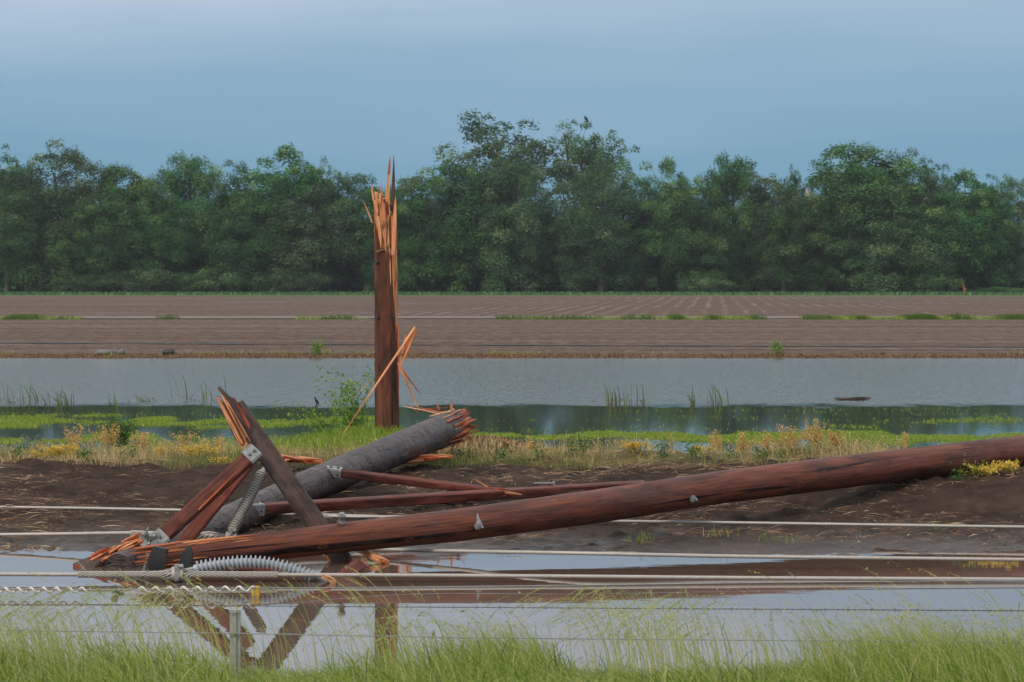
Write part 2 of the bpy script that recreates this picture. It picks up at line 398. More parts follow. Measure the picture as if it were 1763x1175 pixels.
# ground: mud, grass floor, ploughed field by world position
def ground_material():
    m, n, b, o = newmat('ground_soil')
    pos = node(n, 'ShaderNodeNewGeometry').outputs['Position']
    sp = node(n, 'ShaderNodeSeparateXYZ'); n.links.new(pos, sp.inputs[0])
    Y, Z = sp.outputs['Y'], sp.outputs['Z']
    # near mud
    k1 = noise(n, mapped(n, pos, (1.2, 1.2, 3)), 1, 8, .65)
    k2 = noise(n, mapped(n, pos, (9, 9, 9)), 1, 6, .65)
    mud = mixc(n, cramp(n, k1, [(.35, 0), (.7, 1)]), (.026, .0165, .012), (.076, .051, .037))
    mud = mixc(n, math_(n, 'MULTIPLY', cramp(n, k2, [(.54, 0), (.72, 1)]), .6), mud, (.125, .088, .064))
    # field soil: streaked along x near, rows running away beyond the lane
    s1 = noise(n, mapped(n, pos, (.010, .24, 0)), 1, 6, .75)
    s2 = noise(n, mapped(n, pos, (.4, .8, 0)), 1, 5, .6)
    soil = mixc(n, cramp(n, s1, [(.38, 0), (.62, 1)]), (.066, .040, .029), (.165, .113, .088))
    soil = mixc(n, math_(n, 'MULTIPLY', s2, .55), soil, (.15, .100, .072))
    sp1 = noise(n, mapped(n, pos, (6, 1.1, 0)), 1, 4, .7); sp2 = noise(n, mapped(n, pos, (1.6, .5, 0)), 1, 4, .7)
    soil = mixc(n, cramp(n, sp1, [(.42, 0), (.60, .6)]), soil, (.055, .032, .023))
    soil = mixc(n, cramp(n, sp2, [(.48, 0), (.64, .55)]), soil, (.23, .165, .13))
    rot = mapped(n, mapped(n, pos, (1, 1, 0), rot=(0, 0, .07)), (.20, .010, 0))
    rows = node(n, 'ShaderNodeTexWave', Scale=1.0, Distortion=2.5, Detail=4.0); rows.inputs['Detail Scale'].default_value = 1.5
    n.links.new(rot, rows.inputs['Vector'])
    rowm = math_(n, 'MULTIPLY', cramp(n, rows.outputs['Fac'], [(.70, 0), (.95, 1)]), cramp(n, noise(n, mapped(n, pos, (.06, .03, 0)), 1, 8, .75), [(.42, 0), (.60, 1)]))
    far = node(n, 'ShaderNodeMapRange'); far.inputs[1].default_value = 205; far.inputs[2].default_value = 225; n.links.new(Y, far.inputs[0])
    wet_far = math_(n, 'MULTIPLY', rowm, far.outputs[0])
    wet_near = math_(n, 'MULTIPLY', math_(n, 'MULTIPLY', cramp(n, noise(n, mapped(n, pos, (.010, .22, 0), (3, 7, 0)), 1, 6, .75), [(.50, 0), (.60, 1)]), cramp(n, noise(n, mapped(n, pos, (.45, .9, 0), (5, 2, 0)), 1, 4, .7), [(.40, .1), (.58, 1)])), math_(n, 'SUBTRACT', 1, far.outputs[0]))
    wet = math_(n, 'MAXIMUM', math_(n, 'MULTIPLY', wet_far, .75), math_(n, 'MULTIPLY', wet_near, .8))
    # grass floor: bank by the camera, weed strip, verge under the trees
    gn = noise(n, mapped(n, pos, (2, 2, 2)), 1, 6, .6)
    grass = mixc(n, gn, (.05, .085, .018), (.11, .15, .035))
    dry = mixc(n, gn, (.09, .075, .035), (.17, .15, .07))
    verge = mixc(n, noise(n, mapped(n, pos, (.2, .05, 0)), 1, 6, .7), (.05, .085, .025), (.13, .165, .055))
    def band(a, bb, c, d):
        r1 = node(n, 'ShaderNodeMapRange'); r1.inputs[1].default_value = a; r1.inputs[2].default_value = bb
        r2 = node(n, 'ShaderNodeMapRange'); r2.inputs[1].default_value = c; r2.inputs[2].default_value = d; r2.inputs[3].default_value = 1; r2.inputs[4].default_value = 0
        yy = math_(n, 'MULTIPLY_ADD', math_(n, 'SUBTRACT', k1, .5), 3.0, Y)
        n.links.new(yy, r1.inputs[0]); n.links.new(yy, r2.inputs[0])
        return math_(n, 'MULTIPLY', r1.outputs[0], r2.outputs[0])
    col = mixc(n, band(-70, -65, 17.2, 18.4), mud, grass)
    col = mixc(n, band(34.2, 35.2, 39.5, 41), col, dry)
    col = mixc(n, band(40, 41, 46, 60), col, grass)
    fmask = band(106, 109, 5000, 5001)
    col = mixc(n, fmask, col, soil)
    col = mixc(n, band(105, 106, 108, 110), col, (.12, .07, .035))
    ym = math_(n, 'MULTIPLY_ADD', math_(n, 'SUBTRACT', noise(n, mapped(n, pos, (.02, .01, 0)), 1, 5, .6), .5), 60, Y)
    vr = node(n, 'ShaderNodeMapRange'); vr.inputs[1].default_value = 408; vr.inputs[2].default_value = 424; n.links.new(ym, vr.inputs[0])
    col = mixc(n, vr.outputs[0], col, verge)
    n.links.new(col, b.inputs['Base Color'])
    # wetness: mud near the water line and puddled furrows are smooth
    zw = node(n, 'ShaderNodeMapRange'); zw.inputs[1].default_value = .12; zw.inputs[2].default_value = -.02; n.links.new(math_(n, 'MULTIPLY_ADD', math_(n, 'SUBTRACT', k2, .5), .12, Z), zw.inputs[0])
    near = node(n, 'ShaderNodeMapRange'); near.inputs[1].default_value = 45; near.inputs[2].default_value = 46; near.inputs[3].default_value = 1; near.inputs[4].default_value = 0; n.links.new(Y, near.inputs[0])
    wz = math_(n, 'MULTIPLY', zw.outputs[0], near.outputs[0])
    wf = math_(n, 'MULTIPLY', math_(n, 'MULTIPLY', wet, fmask), math_(n, 'SUBTRACT', 1, vr.outputs[0]))
    rg = math_(n, 'SUBTRACT', .92, math_(n, 'MULTIPLY', math_(n, 'MAXIMUM', wz, wf), .62))
    n.links.new(rg, b.inputs['Roughness']); n.links.new(math_(n, 'MULTIPLY_ADD', math_(n, 'MAXIMUM', wz, wf), .28, .10), b.inputs['Specular IOR Level'])
    bump(n, b, math_(n, 'ADD', k2, math_(n, 'MULTIPLY', k1, 1.5)), 1., .07)
    return m
M['ground'] = ground_material()
M['gravel'] = plain('pale_gravel', (.13, .112, .095), (.23, .20, .17), .6, .9, .15, .2)

def water_material(name, mud, ripple):
    m, n, b, o = newmat(name)
    pos = node(n, 'ShaderNodeNewGeometry').outputs['Position']
    sp = node(n, 'ShaderNodeSeparateXYZ'); n.links.new(pos, sp.inputs[0])
    b.inputs['IOR'].default_value = 1.33
    b.inputs['Base Color'].default_value = (*mud, 1)
    if ripple:
        edge = noise(n, mapped(n, pos, (.28, .22, 0)), 1, 6, .7)
        r = node(n, 'ShaderNodeMapRange'); r.inputs[1].default_value = 60.5; r.inputs[2].default_value = 62.5
        n.links.new(math_(n, 'MULTIPLY_ADD', math_(n, 'SUBTRACT', edge, .5), 10, sp.outputs['Y']), r.inputs[0])
        f = r.outputs[0]
        w1 = noise(n, mapped(n, pos, (7.0, 1.5, 0)), 1, 4, .65)
        patch = cramp(n, noise(n, mapped(n, pos, (6.0, 1.1, 0)), 1, 5, .75), [(.36, 0), (.64, 1)])
        n.links.new(math_(n, 'MULTIPLY_ADD', f, math_(n, 'MULTIPLY_ADD', patch, .10, .02), .03), b.inputs['Roughness'])
        bp = node(n, 'ShaderNodeBump', Distance=.05)
        n.links.new(math_(n, 'MULTIPLY_ADD', f, .95, .022), bp.inputs['Strength'])
        n.links.new(w1, bp.inputs['Height']); n.links.new(bp.outputs[0], b.inputs['Normal'])
    else:
        w1 = noise(n, mapped(n, pos, (1.2, 3.0, 0)), 1, 3, .5)
        b.inputs['Roughness'].default_value = .012
        bump(n, b, w1, .014, .05)
        fleck = noise(n, mapped(n, pos, (1.5, 1.5, 0)), 1, 8, .7)
        n.links.new(mixc(n, fleck, tuple(c * .75 for c in mud), tuple(c * 1.2 for c in mud)), b.inputs['Base Color'])
    return m
M['pond'] = water_material('pond_water', (.040, .046, .034), True)
M['puddle'] = water_material('muddy_water', (.115, .078, .058), False)

# ------------------------------------------------------------------ the setting
def axis(parts):
    a = []
    for s0, s1, st in parts: a += list(np.arange(s0, s1, st))
    return np.array(a)
gx = axis([(-440, -60, 20), (-60, -11, 3.5), (-11, 11, .08), (11, 60, 3.5), (60, 441, 20)])
gy = axis([(-60, 8, 4), (8, 24, .4), (24, 44, .07), (44, 110, .6), (110, 300, 4), (300, 560, 10), (560, 901, 60)])
GX, GY = np.meshgrid(gx, gy)
GZ = ground_np(GX.ravel(), GY.ravel())
nx, ny = len(gx), len(gy)
idx = np.arange(nx * ny).reshape(ny, nx)
Q = np.stack([idx[:-1, :-1].ravel(), idx[:-1, 1:].ravel(), idx[1:, 1:].ravel(), idx[1:, :-1].ravel()], 1)
tag(np_mesh('ground', np.stack([GX.ravel(), GY.ravel(), GZ], 1), Q, M['ground'], smooth=True), kind='structure')
def sheet(name, x0, x1, y0, y1, z0, z1, mat):
    V = np.array([(x0, y0, z0), (x1, y0, z0), (x1, y1, z1), (x0, y1, z1)], float)
    return tag(np_mesh(name, V, np.array([[0, 1, 2, 3]]), mat), kind='structure')
sheet('puddle', -60, 60, 16.5, 33, 0, 0, M['puddle'])
sheet('pond', -250, 250, 37, 109, .001, .001, M['pond'])
mb = MB()
lz = lambda y: np.interp(y, PROF_Y, PROF_Z) + .04
xs = np.linspace(-300, 300, 61)
vs, fs = [], []
for i, x in enumerate(xs):
    wob = 1.2 * math.sin(x * .05)
    vs += [(x, 196.5 + wob, lz(196.5)), (x, 207 + wob, lz(207))]
    if i: fs.append((2 * i - 2, 2 * i, 2 * i + 1, 2 * i - 1))
mb.add(vs, fs); tag(mb.build('gravel_lane', M['gravel']), kind='structure')
mb = MB()      # drainage ditch with dark water along the near field
vs, fs = [], []
for i, x in enumerate(np.linspace(-40, 40, 81)):
    wd = .55 + .35 * math.sin(i * 1.3) * math.sin(i * .37)
    yy = 122 - x * .16
    vs += [(x, yy - wd, lz(yy - wd) - .01), (x, yy + wd, lz(yy + wd) - .01)]
    if i: fs.append((2 * i - 2, 2 * i, 2 * i + 1, 2 * i - 1))
M['ditch'] = plain('wet_dark_ditch_soil', (.012, .014, .012), (.03, .032, .026), 2, .6, .3, .3)
mb.add(vs, fs); tag(mb.build('ditch', M['ditch']), kind='structure')

# ------------------------------------------------------------------ vegetation helpers
def blades(bases, h, lean, wd, tint, segs=4, droop=.5, plume=0.):
    """grass blades as bent tapering strips; lean (n,2) horizontal tip offset"""
    n = len(bases)
    t = np.linspace(0, 1, segs + 1)
    ang = RNG.uniform(0, math.pi, n)
    side = np.stack([np.cos(ang) , np.sin(ang) * .5, np.zeros(n)], 1)
    pts = np.zeros((n, segs + 1, 3))
    pts[:, :, 0] = bases[:, 0:1] + lean[:, 0:1] * (t ** 2)[None]
    pts[:, :, 1] = bases[:, 1:2] + lean[:, 1:2] * (t ** 2)[None]
    pts[:, :, 2] = bases[:, 2:3] + h[:, None] * (t - droop * t ** 3 * .45)[None]
    wt = (1 - t ** 1.8) * .9 + .1
    if plume: wt = wt + plume * np.exp(-((t - .87) / .09) ** 2)
    A = pts - side[:, None, :] * (wd[:, None] * wt[None])[:, :, None] / 2
    B = pts + side[:, None, :] * (wd[:, None] * wt[None])[:, :, None] / 2
    V = np.stack([A, B], 2).reshape(-1, 3)
    o = (np.arange(n) * (segs + 1) * 2)[:, None]
    k = np.arange(segs)[None] * 2
    Q = np.stack([o + k, o + k + 1, o + k + 3, o + k + 2], 2).reshape(-1, 4)
    return V, Q, np.repeat(tint, (segs + 1) * 2)
def leafcloud(P, N, size, tint, aspect=.6):
    """one diamond leaf per point, facing N"""
    n = len(P)
    N = N / (np.linalg.norm(N, axis=1, keepdims=True) + 1e-9)
    r = RNG.normal(size=(n, 3)); a = np.cross(N, r); a /= np.linalg.norm(a, axis=1, keepdims=True) + 1e-9
    b = np.cross(N, a)
    s = size[:, None] if hasattr(size, '__len__') else size
    V = np.stack([P - a * s * .5, P - b * s * aspect * .5 + N * s * .06, P + a * s * .5, P + b * s * aspect * .5 + N * s * .06], 1).reshape(-1, 3)
    Q = np.arange(4 * n).reshape(n, 4)
    return V, Q, np.repeat(tint, 4)
def joined(lst):
    V, Q, T, o = [], [], [], 0
    for v, q, t in lst:
        V.append(v); Q.append(q + o); T.append(t); o += len(v)
    return np.concatenate(V), np.concatenate(Q), np.concatenate(T)

# ------------------------------------------------------------------ trees
def tree_meshes(seed, H=22., W=12., nl=260, per=120, lobe=(.8, 1.7), low=.03, sparse=False, leaf=.42, tops=4, squat=False):
    """trunk mesh and crown mesh: a few sub-crowns of unequal height filled with clumps of leaf-sized faces"""
    rs = np.random.default_rng(seed); rnd = random.Random(seed)
    subs = []
    for k in range(tops):
        az = 2 * math.pi * k / tops + rnd.uniform(-.5, .5); off = W * rnd.uniform(.12, .27) if k else 0
        subs.append((math.cos(az) * off, math.sin(az) * off, H * (1.0 if k == 0 else rnd.uniform(.84, .98)), W * rnd.uniform(.48, .66) * (1.2 if squat else 1)))
    def sample():
        cx, cy, hk, wk = rnd.choice(subs)
        az = rnd.uniform(0, 2 * math.pi)
        if sparse or rnd.random() < .62:              # on the skin of the sub-crown's dome
            cz = rnd.uniform(-.55, 1.0); sk = rnd.uniform(.72, 1.0) if not sparse else rnd.uniform(.35, 1.0)
            zc, hz = (.54 * hk, .46 * hk - lobe[0] * .7) if not sparse else ((low + 1) / 2 * hk, (1 - low) / 2 * hk - lobe[0] * .7)
            q = (1 - cz * cz) ** .5 * sk
            return np.array((cx + math.cos(az) * q * wk * .56, cy + math.sin(az) * q * wk * .56, zc + cz * sk * hz)), (zc + cz * hz) / hk
        t = rnd.uniform(low, .55); q = rnd.uniform(.5, 1) ** .5
        return np.array((cx + math.cos(az) * q * wk * .52, cy + math.sin(az) * q * wk * .52, hk * t)), t
    tk = MB(); lobes = []
    path = [Vector((0, 0, -.4))]
    bend = Vector((rnd.uniform(-1, 1), rnd.uniform(-1, 1), 0)) * .05
    for i in range(9):
        path.append(Vector((bend.x * H * (i / 8) ** 2 + rnd.uniform(-.15, .15), bend.y * H * (i / 8) ** 2, .78 * H * (i + 1) / 9)))
    R0 = .030 * W * (.8 if sparse else 1) + .08
    tk.tube(path, [R0 * (1 - .085 * i) for i in range(10)], 8, noise=.06)
    for k in range(26 if sparse else 14):
        e, t = sample()
        if e[2] < .25 * H: continue
        f = max(.25, min(.97, e[2] / (.78 * H) - rnd.uniform(.12, .4)))
        i = min(8, int(f * 9)); b0 = path[i].lerp(path[i + 1], f * 9 - i)
        end = Vector(e); mid = b0.lerp(end, .5) + Vector((rnd.uniform(-.5, .5), rnd.uniform(-.5, .5), rnd.uniform(-.6, .3)))
        ps = [b0, b0.lerp(mid, .6), mid, mid.lerp(end, .6), end]
        r = R0 * (1 - .7 * f) * .5
        tk.tube(ps, [r, r * .75, r * .55, r * .35, r * .12], 6)
        lobes.append((e, rnd.uniform(*lobe)))
        if sparse:
            for q in range(4):
                s2 = ps[rnd.choice([1, 2, 3])]
                e2 = s2 + Vector((rnd.uniform(-1, 1), rnd.uniform(-1, 1), rnd.uniform(-.1, .9))) * W * .12
                tk.tube([s2, s2.lerp(e2, .5) + Vector((0, 0, .2)), e2], [r * .4, r * .25, r * .08], 5)
                lobes.append((np.array(e2), rnd.uniform(*lobe) * .8))
    while len(lobes) < nl:
        e, t = sample()
        lobes.append((e, rnd.uniform(*lobe) * (1.0 if t < .8 else .78)))
    P, Nn, T, S = [], [], [], []
    for c, r in lobes:
        n = int(per * (r / lobe[1]) ** 2 + 15)
        d = rs.normal(size=(n, 3)); d /= np.linalg.norm(d, axis=1, keepdims=True)
        d[:, 2] = np.where(d[:, 2] < -.3, -d[:, 2] * .7, d[:, 2])
        rad = r * rs.uniform(.55, 1.08, (n, 1))
        drop = np.zeros((n, 3)); drop[:, 2] = -rs.uniform(0, 1, n) ** 2 * r * .9 * np.abs(d[:, 0])
        P.append(c + d * rad * np.array([1.0, 1.0, 1.4]) + drop)
        Nn.append(d * .8 + rs.normal(size=(n, 3)) * .55 + np.array([0, 0, .2]))
        T.append(np.clip((rs.normal(.45, .17) if rs.random() > .07 else .88) + rs.normal(0, .12, n), 0, 1)); S.append(rs.uniform(.55, 1.25, n) * leaf)
    P, Nn, T, S = map(np.concatenate, (P, Nn, T, S))
    ok = P[:, 2] > .1
    V, Qd, tt = leafcloud(P[ok], Nn[ok], S[ok], T[ok], .7)
    top_ = np.sort(V[:, 2])[-60]; wid = np.percentile(V[:, 0], 98.5) - np.percentile(V[:, 0], 1.5)
    H, W = float(top_), float(wid)
    to = tk.build('trunk', M['bark']); co = np_mesh('crown', V, Qd, M['leaf'], tt)
    tm, cm = to.data, co.data
    bpy.data.objects.remove(to); bpy.data.objects.remove(co)
    return (tm, cm, H, W)
DENSE = [tree_meshes(100 + k, nl=190, per=600, lobe=(.8, 1.75), tops=3 + k % 2, leaf=[.26, .23, .29][k % 3]) for k in range(8)]
SPARSE = [tree_meshes(200 + k, nl=170, per=190, lobe=(.5, 1.05), low=.42, sparse=True, leaf=.24, tops=4) for k in range(4)]
SHRUB = [tree_meshes(300 + k, H=6, W=8, nl=60, per=190, lobe=(.6, 1.1), low=.05, squat=True, leaf=.25) for k in range(3)]
TG = 'trees along the far edge of the field'
def plant_tree(kind, v, px, top, wpx, d, label, name='broadleaf_tree', cat='tree', group=TG, base=None):
    tm, cm, H, W = kind[v % len(kind)]
    x = (px - CX) / F_PX * d
    z0 = gz(x, d) if base is None else base
    ht = at(px, top, d).z - z0; wd = wpx / F_PX * d
    r = thing(name, label, cat, (x, d, z0), group)
    r.scale = (wd / W, wd / W * random.uniform(.9, 1.1), ht / H)
    r.rotation_euler.z = random.uniform(0, 6.28) if wpx > 0 else 0
    for nm, me in (('trunk', tm), ('crown', cm)):
        o = bpy.data.objects.new(nm, me); C.objects.link(o); o.parent = r
    return r
TREES = [
 (SPARSE, 0, 14, 252, 95, 506, 'thin open-crowned tree at the left edge of the treeline'),
 (DENSE, 0, 112, 242, 150, 505, 'big rounded tree, highest of the left end of the treeline'),
 (DENSE, 1, 48, 288, 120, 500, 'dark lower tree in front of the thin tree at the left edge'),
 (DENSE, 2, 215, 283, 130, 503, 'broad tree just right of the big rounded left tree, with even top'),
 (DENSE, 3, 330, 263, 130, 505, 'grey-green tree with three blunt tops in the left third'),
 (DENSE, 4, 405, 276, 110, 506, 'dark tree between the blunt-topped tree and the tall ragged tree'),
 (DENSE, 5, 490, 250, 135, 504, 'tall ragged-topped tree left of the standing broken pole'),
 (SPARSE, 1, 556, 272, 80, 507, 'small airy crown peeking out right of the ragged-topped tree'),
 (DENSE, 6, 610, 298, 120, 503, 'silver-leaved tree directly left of the standing broken pole'),
 (DENSE, 0, 715, 288, 140, 502, 'rounded tree directly right of the splintered pole top'),
 (SPARSE, 2, 858, 194, 205, 520, 'tallest airy tree rising above the middle of the treeline'),
 (SPARSE, 3, 1008, 210, 135, 518, 'leaning open tree with a broken limb and a bird on its top'),
 (DENSE, 2, 795, 278, 130, 501, 'dark tree below the left side of the tallest airy tree'),
 (DENSE, 3, 885, 268, 130, 498, 'deep green tree below the right side of the tallest airy tree'),
 (DENSE, 1, 960, 318, 110, 503, 'low tree in the dip below the leaning open tree'),
 (DENSE, 4, 1035, 275, 140, 500, 'wide tree with yellowish trunk below the leaning open tree'),
 (DENSE, 6, 1105, 302, 110, 502, 'hanging-branched tree right of the yellowish-trunked tree'),
 (DENSE, 5, 1150, 271, 80, 505, 'narrow upright tree with twin pointed tops right of the middle'),
 (DENSE, 0, 1200, 306, 110, 500, 'low bushy tree right of the twin-topped narrow tree'),
 (DENSE, 3, 1262, 264, 105, 504, 'upright tree with spiky top in the right third'),
 (SPARSE, 0, 1312, 280, 100, 506, 'see-through tree with bare forks beside the spiky-topped tree'),
 (SPARSE, 1, 1361, 285, 46, 508, 'thin lone spire of leaves in the notch before the largest crown'),
 (DENSE, 1, 1350, 322, 120, 501, 'lower drooping tree filling the notch before the largest crown'),
 (DENSE, 2, 1475, 247, 180, 505, 'largest dome-shaped tree right of the middle'),
 (DENSE, 4, 1560, 256, 130, 503, 'right shoulder of the dome, a dense rounded tree'),
 (SPARSE, 2, 1608, 272, 85, 506, 'thin broken tree with torn pale limbs right of the dome'),
 (DENSE, 5, 1662, 292, 120, 504, 'rounded tree between torn tree and the right edge'),
 (SPARSE, 3, 1705, 300, 70, 506, 'small split-trunked tree near the right edge'),
 (DENSE, 6, 1750, 306, 90, 508, 'tree cut by the right edge of the view'),
 (DENSE, 1, 165, 330, 110, 498, 'mid-height tree in the front row below the big rounded left tree'),
 (DENSE, 4, 275, 320, 110, 497, 'mid-height front tree left of the blunt-topped tree'),
 (DENSE, 0, 440, 330, 130, 497, 'front tree with pale leaf tufts below the ragged-topped tree'),
 (DENSE, 5, 545, 320, 120, 496, 'front tree just left of the silver-leaved tree'),
 (DENSE, 3, 660, 320, 110, 497, 'front tree right behind the standing broken pole'),
 (DENSE, 6, 1420, 310, 120, 497, 'front tree below the left side of the dome'),
 (DENSE, 0, 1520, 330, 140, 496, 'front tree below the centre of the dome'),
 (DENSE, 2, 1615, 330, 110, 498, 'front tree below the thin broken tree'),
]
roots = {}
for a in TREES:
    roots[a[6]] = plant_tree(*a)
for (v, px, top, wpx, lb) in [
    (0, 140, 455, 90, 'grey-green shrub at the foot of the big rounded left tree'),
    (1, 255, 445, 130, 'olive fallen brush heap at the foot of the broad left tree'),
    (2, 360, 450, 110, 'dark shrub below the blunt-topped tree'),
    (0, 500, 446, 100, 'light leafy shrub below the tall ragged-topped tree'),
    (1, 1210, 462, 90, 'shrub at the foot of the spiky-topped tree'),
    (1, 1590, 455, 100, 'shrub under the right shoulder of the dome'),
    (2, 1715, 480, 90, 'pale grey low brush near the right edge')]:
    plant_tree(SHRUB, v, px, top + 14, wpx, 492, lb, 'shrub', 'shrub', 'shrubs at the foot of the far trees')
# the wood behind the front row reads as one mass
n = 90000
P = np.stack([RNG.uniform(-105, 105, n), RNG.uniform(512, 540, n), RNG.uniform(0, 1, n)], 1)
topz = 12 + 5 * fbm(P[:, 0] * .12, P[:, 0] * 0 + 1, 9, 3)
topz = np.where(P[:, 0] > 84, 8, topz)
P[:, 2] = 1.3 + P[:, 2] * topz
V, Qd, tt = leafcloud(P, RNG.normal(size=(n, 3)) + np.array([0, -.4, .5]), RNG.uniform(.7, 1.3, n), np.clip(RNG.normal(.3, .15, n), 0, 1), .8)
tag(np_mesh('woodland', V, Qd, M['leaf'], tt), 'dark wood receding behind the front row of trees', 'woodland', kind='stuff')

# torn pale limbs on the trees
def torn(label, pts):
    r = roots[label]
    for px, py, px2, py2, wd in pts:
        d = r.location.y - 3.5
        mb = MB(); mb.splinter(at(px, py, d), at(px2, py2, d), wd * .7, wd * .5, bend=.02)
        o = mb.build('torn_limb', M['pale'])
        inv = Matrix.LocRotScale(r.location, r.rotation_euler, r.scale).inverted()
        o.data.transform(inv); o.parent = r
        mb = MB(); a_ = at(px, py, d); b_ = a_ + Vector((random.uniform(.2, .8), 2.2, -5.5)); mb.tube([a_, a_.lerp(b_, .5) + Vector((.15, 0, 0)), b_], [wd * .32, wd * .4, wd * .45], 6)
        o = mb.build('limb', M['bark']); o.data.transform(inv); o.parent = r
torn('front tree below the left side of the dome', [(1392, 338, 1388, 325, .55), (1406, 366, 1400, 355, .7)])
torn('thin broken tree with torn pale limbs right of the dome', [(1612, 348, 1609, 338, .5), (1611, 322, 1615, 318, .4), (1597, 355, 1599, 349, .3)])
torn('small split-trunked tree near the right edge', [(1704, 390, 1701, 376, .55), (1686, 405, 1688, 401, .3)])
torn('leaning open tree with a broken limb and a bird on its top', [(972, 232, 968, 228, .4), (1022, 235, 1025, 230, .4)])
# bird on the tall tree
lt = roots['leaning open tree with a broken limb and a bird on its top']
bpy.context.view_layer.update()
cv = lt.children[1] if 'crown' in lt.children[1].name else lt.children[0]
co_ = np.empty(len(cv.data.vertices) * 3, np.float32); cv.data.vertices.foreach_get('co', co_); co_ = co_.reshape(-1, 3)
bp = cv.matrix_world @ Vector(co_[np.argmax(co_[:, 2])].tolist()) + Vector((0, 0, .05))
mb = MB()
mb.loft([bp + Vector((.42, 0, -.5)), bp + Vector((.3, 0, -.3)), bp + Vector((.1, 0, -.05)), bp + Vector((-.08, 0, .2)), bp + Vector((-.16, 0, .36)), bp + Vector((-.24, 0, .46)), bp + Vector((-.40, 0, .44))],
        [(math.cos(a), math.sin(a)) for a in np.linspace(0, 6.283, 9)[:-1]], [.10, .17, .27, .25, .13, .12, .02])
tag(mb.build('bird', M['feather']), 'dark bird perched on top of the leaning open tree', 'bird')

# leaning snapped trunk at the foot of the right trees
mb = MB(); mb.tube([at(1662, 506, 486), at(1659, 495, 486), at(1657, 487, 486)], [.17, .14, .04], 7, noise=.1)
mb.splinter(at(1659, 497, 486), at(1656, 486, 486), .12)
tag(mb.build('snapped_trunk', M['freshred']), 'thin orange snapped trunk at the field edge near the right trees', 'snapped tree')

# ------------------------------------------------------------------ timber: the broken line structure
def log(mb, path, radii, n=36, mi=0, capmi=0, wob=.012, jag=0.):
    """round pole along a gently bent path with uneven surface"""
    path = [Vector(p) for p in path]
    pts, rr = [], []
    for i in range(len(path) - 1):
        k = max(2, int((path[i + 1] - path[i]).length / .09))
        for j in range(k):
            f = j / k
            pts.append(path[i].lerp(path[i + 1], f)); rr.append(radii[i] + (radii[i + 1] - radii[i]) * f)
    pts.append(path[-1]); rr.append(radii[-1])
    N = len(pts); L = 0
    vs, gs, fs = [], [], []
    ox = random.uniform(0, 40)
    a = np.arange(n) * 2 * math.pi / n
    for i in range(N):
        t = (pts[min(i + 1, N - 1)] - pts[max(i - 1, 0)]).normalized()
        if i: L += (pts[i] - pts[i - 1]).length
        ref = Vector((0, 0, 1)) if abs(t.z) < .9 else Vector((0, -1, 0))
        u = t.cross(ref).normalized(); v = u.cross(t)
        w_ = 1 + wob * 2 * (fbm(np.cos(a) * 2 + ox + 9, np.sin(a) * 2 + L * 1.4 + 50, 3, 4) - .47) * 2
        for j in range(n):
            q = rr[i] * w_[j]
            vs.append(pts[i] + u * math.cos(a[j]) * q + v * math.sin(a[j]) * q)
            gs.append((math.cos(a[j]) * rr[i] + ox, math.sin(a[j]) * rr[i] + ox, L + ox))
    for i in range(N - 1):
        for j in range(n):
            k = (j + 1) % n
            fs.append((i * n + j, i * n + k, (i + 1) * n + k, (i + 1) * n + j))
    m_ = [mi] * len(fs)
    if jag:
        for j in range(n):
            e = random.uniform(-jag, jag * .6)
            for i in range(N - 3, N): vs[i * n + j] = vs[i * n + j] + (pts[-1] - pts[-2]).normalized() * e * (i - N + 4) / 3
    fs += [tuple(range(n - 1, -1, -1)), tuple((N - 1) * n + j for j in range(n))]; m_ += [mi if jag else capmi, capmi]
    mb.add(vs, fs, gs, m_)
    return pts, rr

# --- standing stump
st = thing('broken_pole', 'upright brown utility pole snapped off with a splintered orange top', 'utility pole', STUMP)
DS = STUMP.y
S = lambda px, py, dd=0.: at(px, py, DS + dd)
base, brk = S(667, 757), S(663, 432)
axis_v = (brk - base)
R0, R1 = 21.3 / F_PX * DS, 18.6 / F_PX * DS
n = 48; rings = 40
vs, gs, fs, ms = [], [], [], []
Hb = axis_v.length
lean = axis_v / Hb
def shell_top(a):                      # bark shell: low at the front, tall at back and left (angle 0 = +x, -pi/2 = towards camera)
    left = .5 - .5 * math.cos(a)       # 1 on the left
    front = max(0, -math.sin(a))
    h = Hb + .62 * max(0, 1 - 1.15 * front) + .35 * max(0, left - .55)
    if abs(a + .35) < .4: h = Hb - .35 - 1.0 * (1 - abs(a + .35) / .4)
    return h + random.uniform(-.05, .07)
ringu = Vector((1, 0, 0)); ringv = Vector((0, 1, 0))
tops = [shell_top((2 * math.pi * j / n + math.pi) % (2 * math.pi) - math.pi) for j in range(n)]
for i in range(rings + 1):
    for j in range(n):
        a = 2 * math.pi * j / n
        hh = tops[j] * i / rings - .25 * (1 - i / rings)
        r = R0 + (R1 - R0) * min(1.2, hh / Hb)
        r *= 1 + .02 * math.sin(7 * a + hh) * math.sin(hh * 1.7 + a)
        p = base + lean * hh + ringu * math.cos(a) * r + ringv * math.sin(a) * r
        vs.append(p); gs.append((math.cos(a) * r + 3, math.sin(a) * r + 3, hh))
for i in range(rings):
    for j in range(n):
        k = (j + 1) % n
        fs.append((i * n + j, i * n + k, (i + 1) * n + k, (i + 1) * n + j))
mb = MB(); mb.add(vs, fs, gs); mb.build('shaft', M['stump'], st)
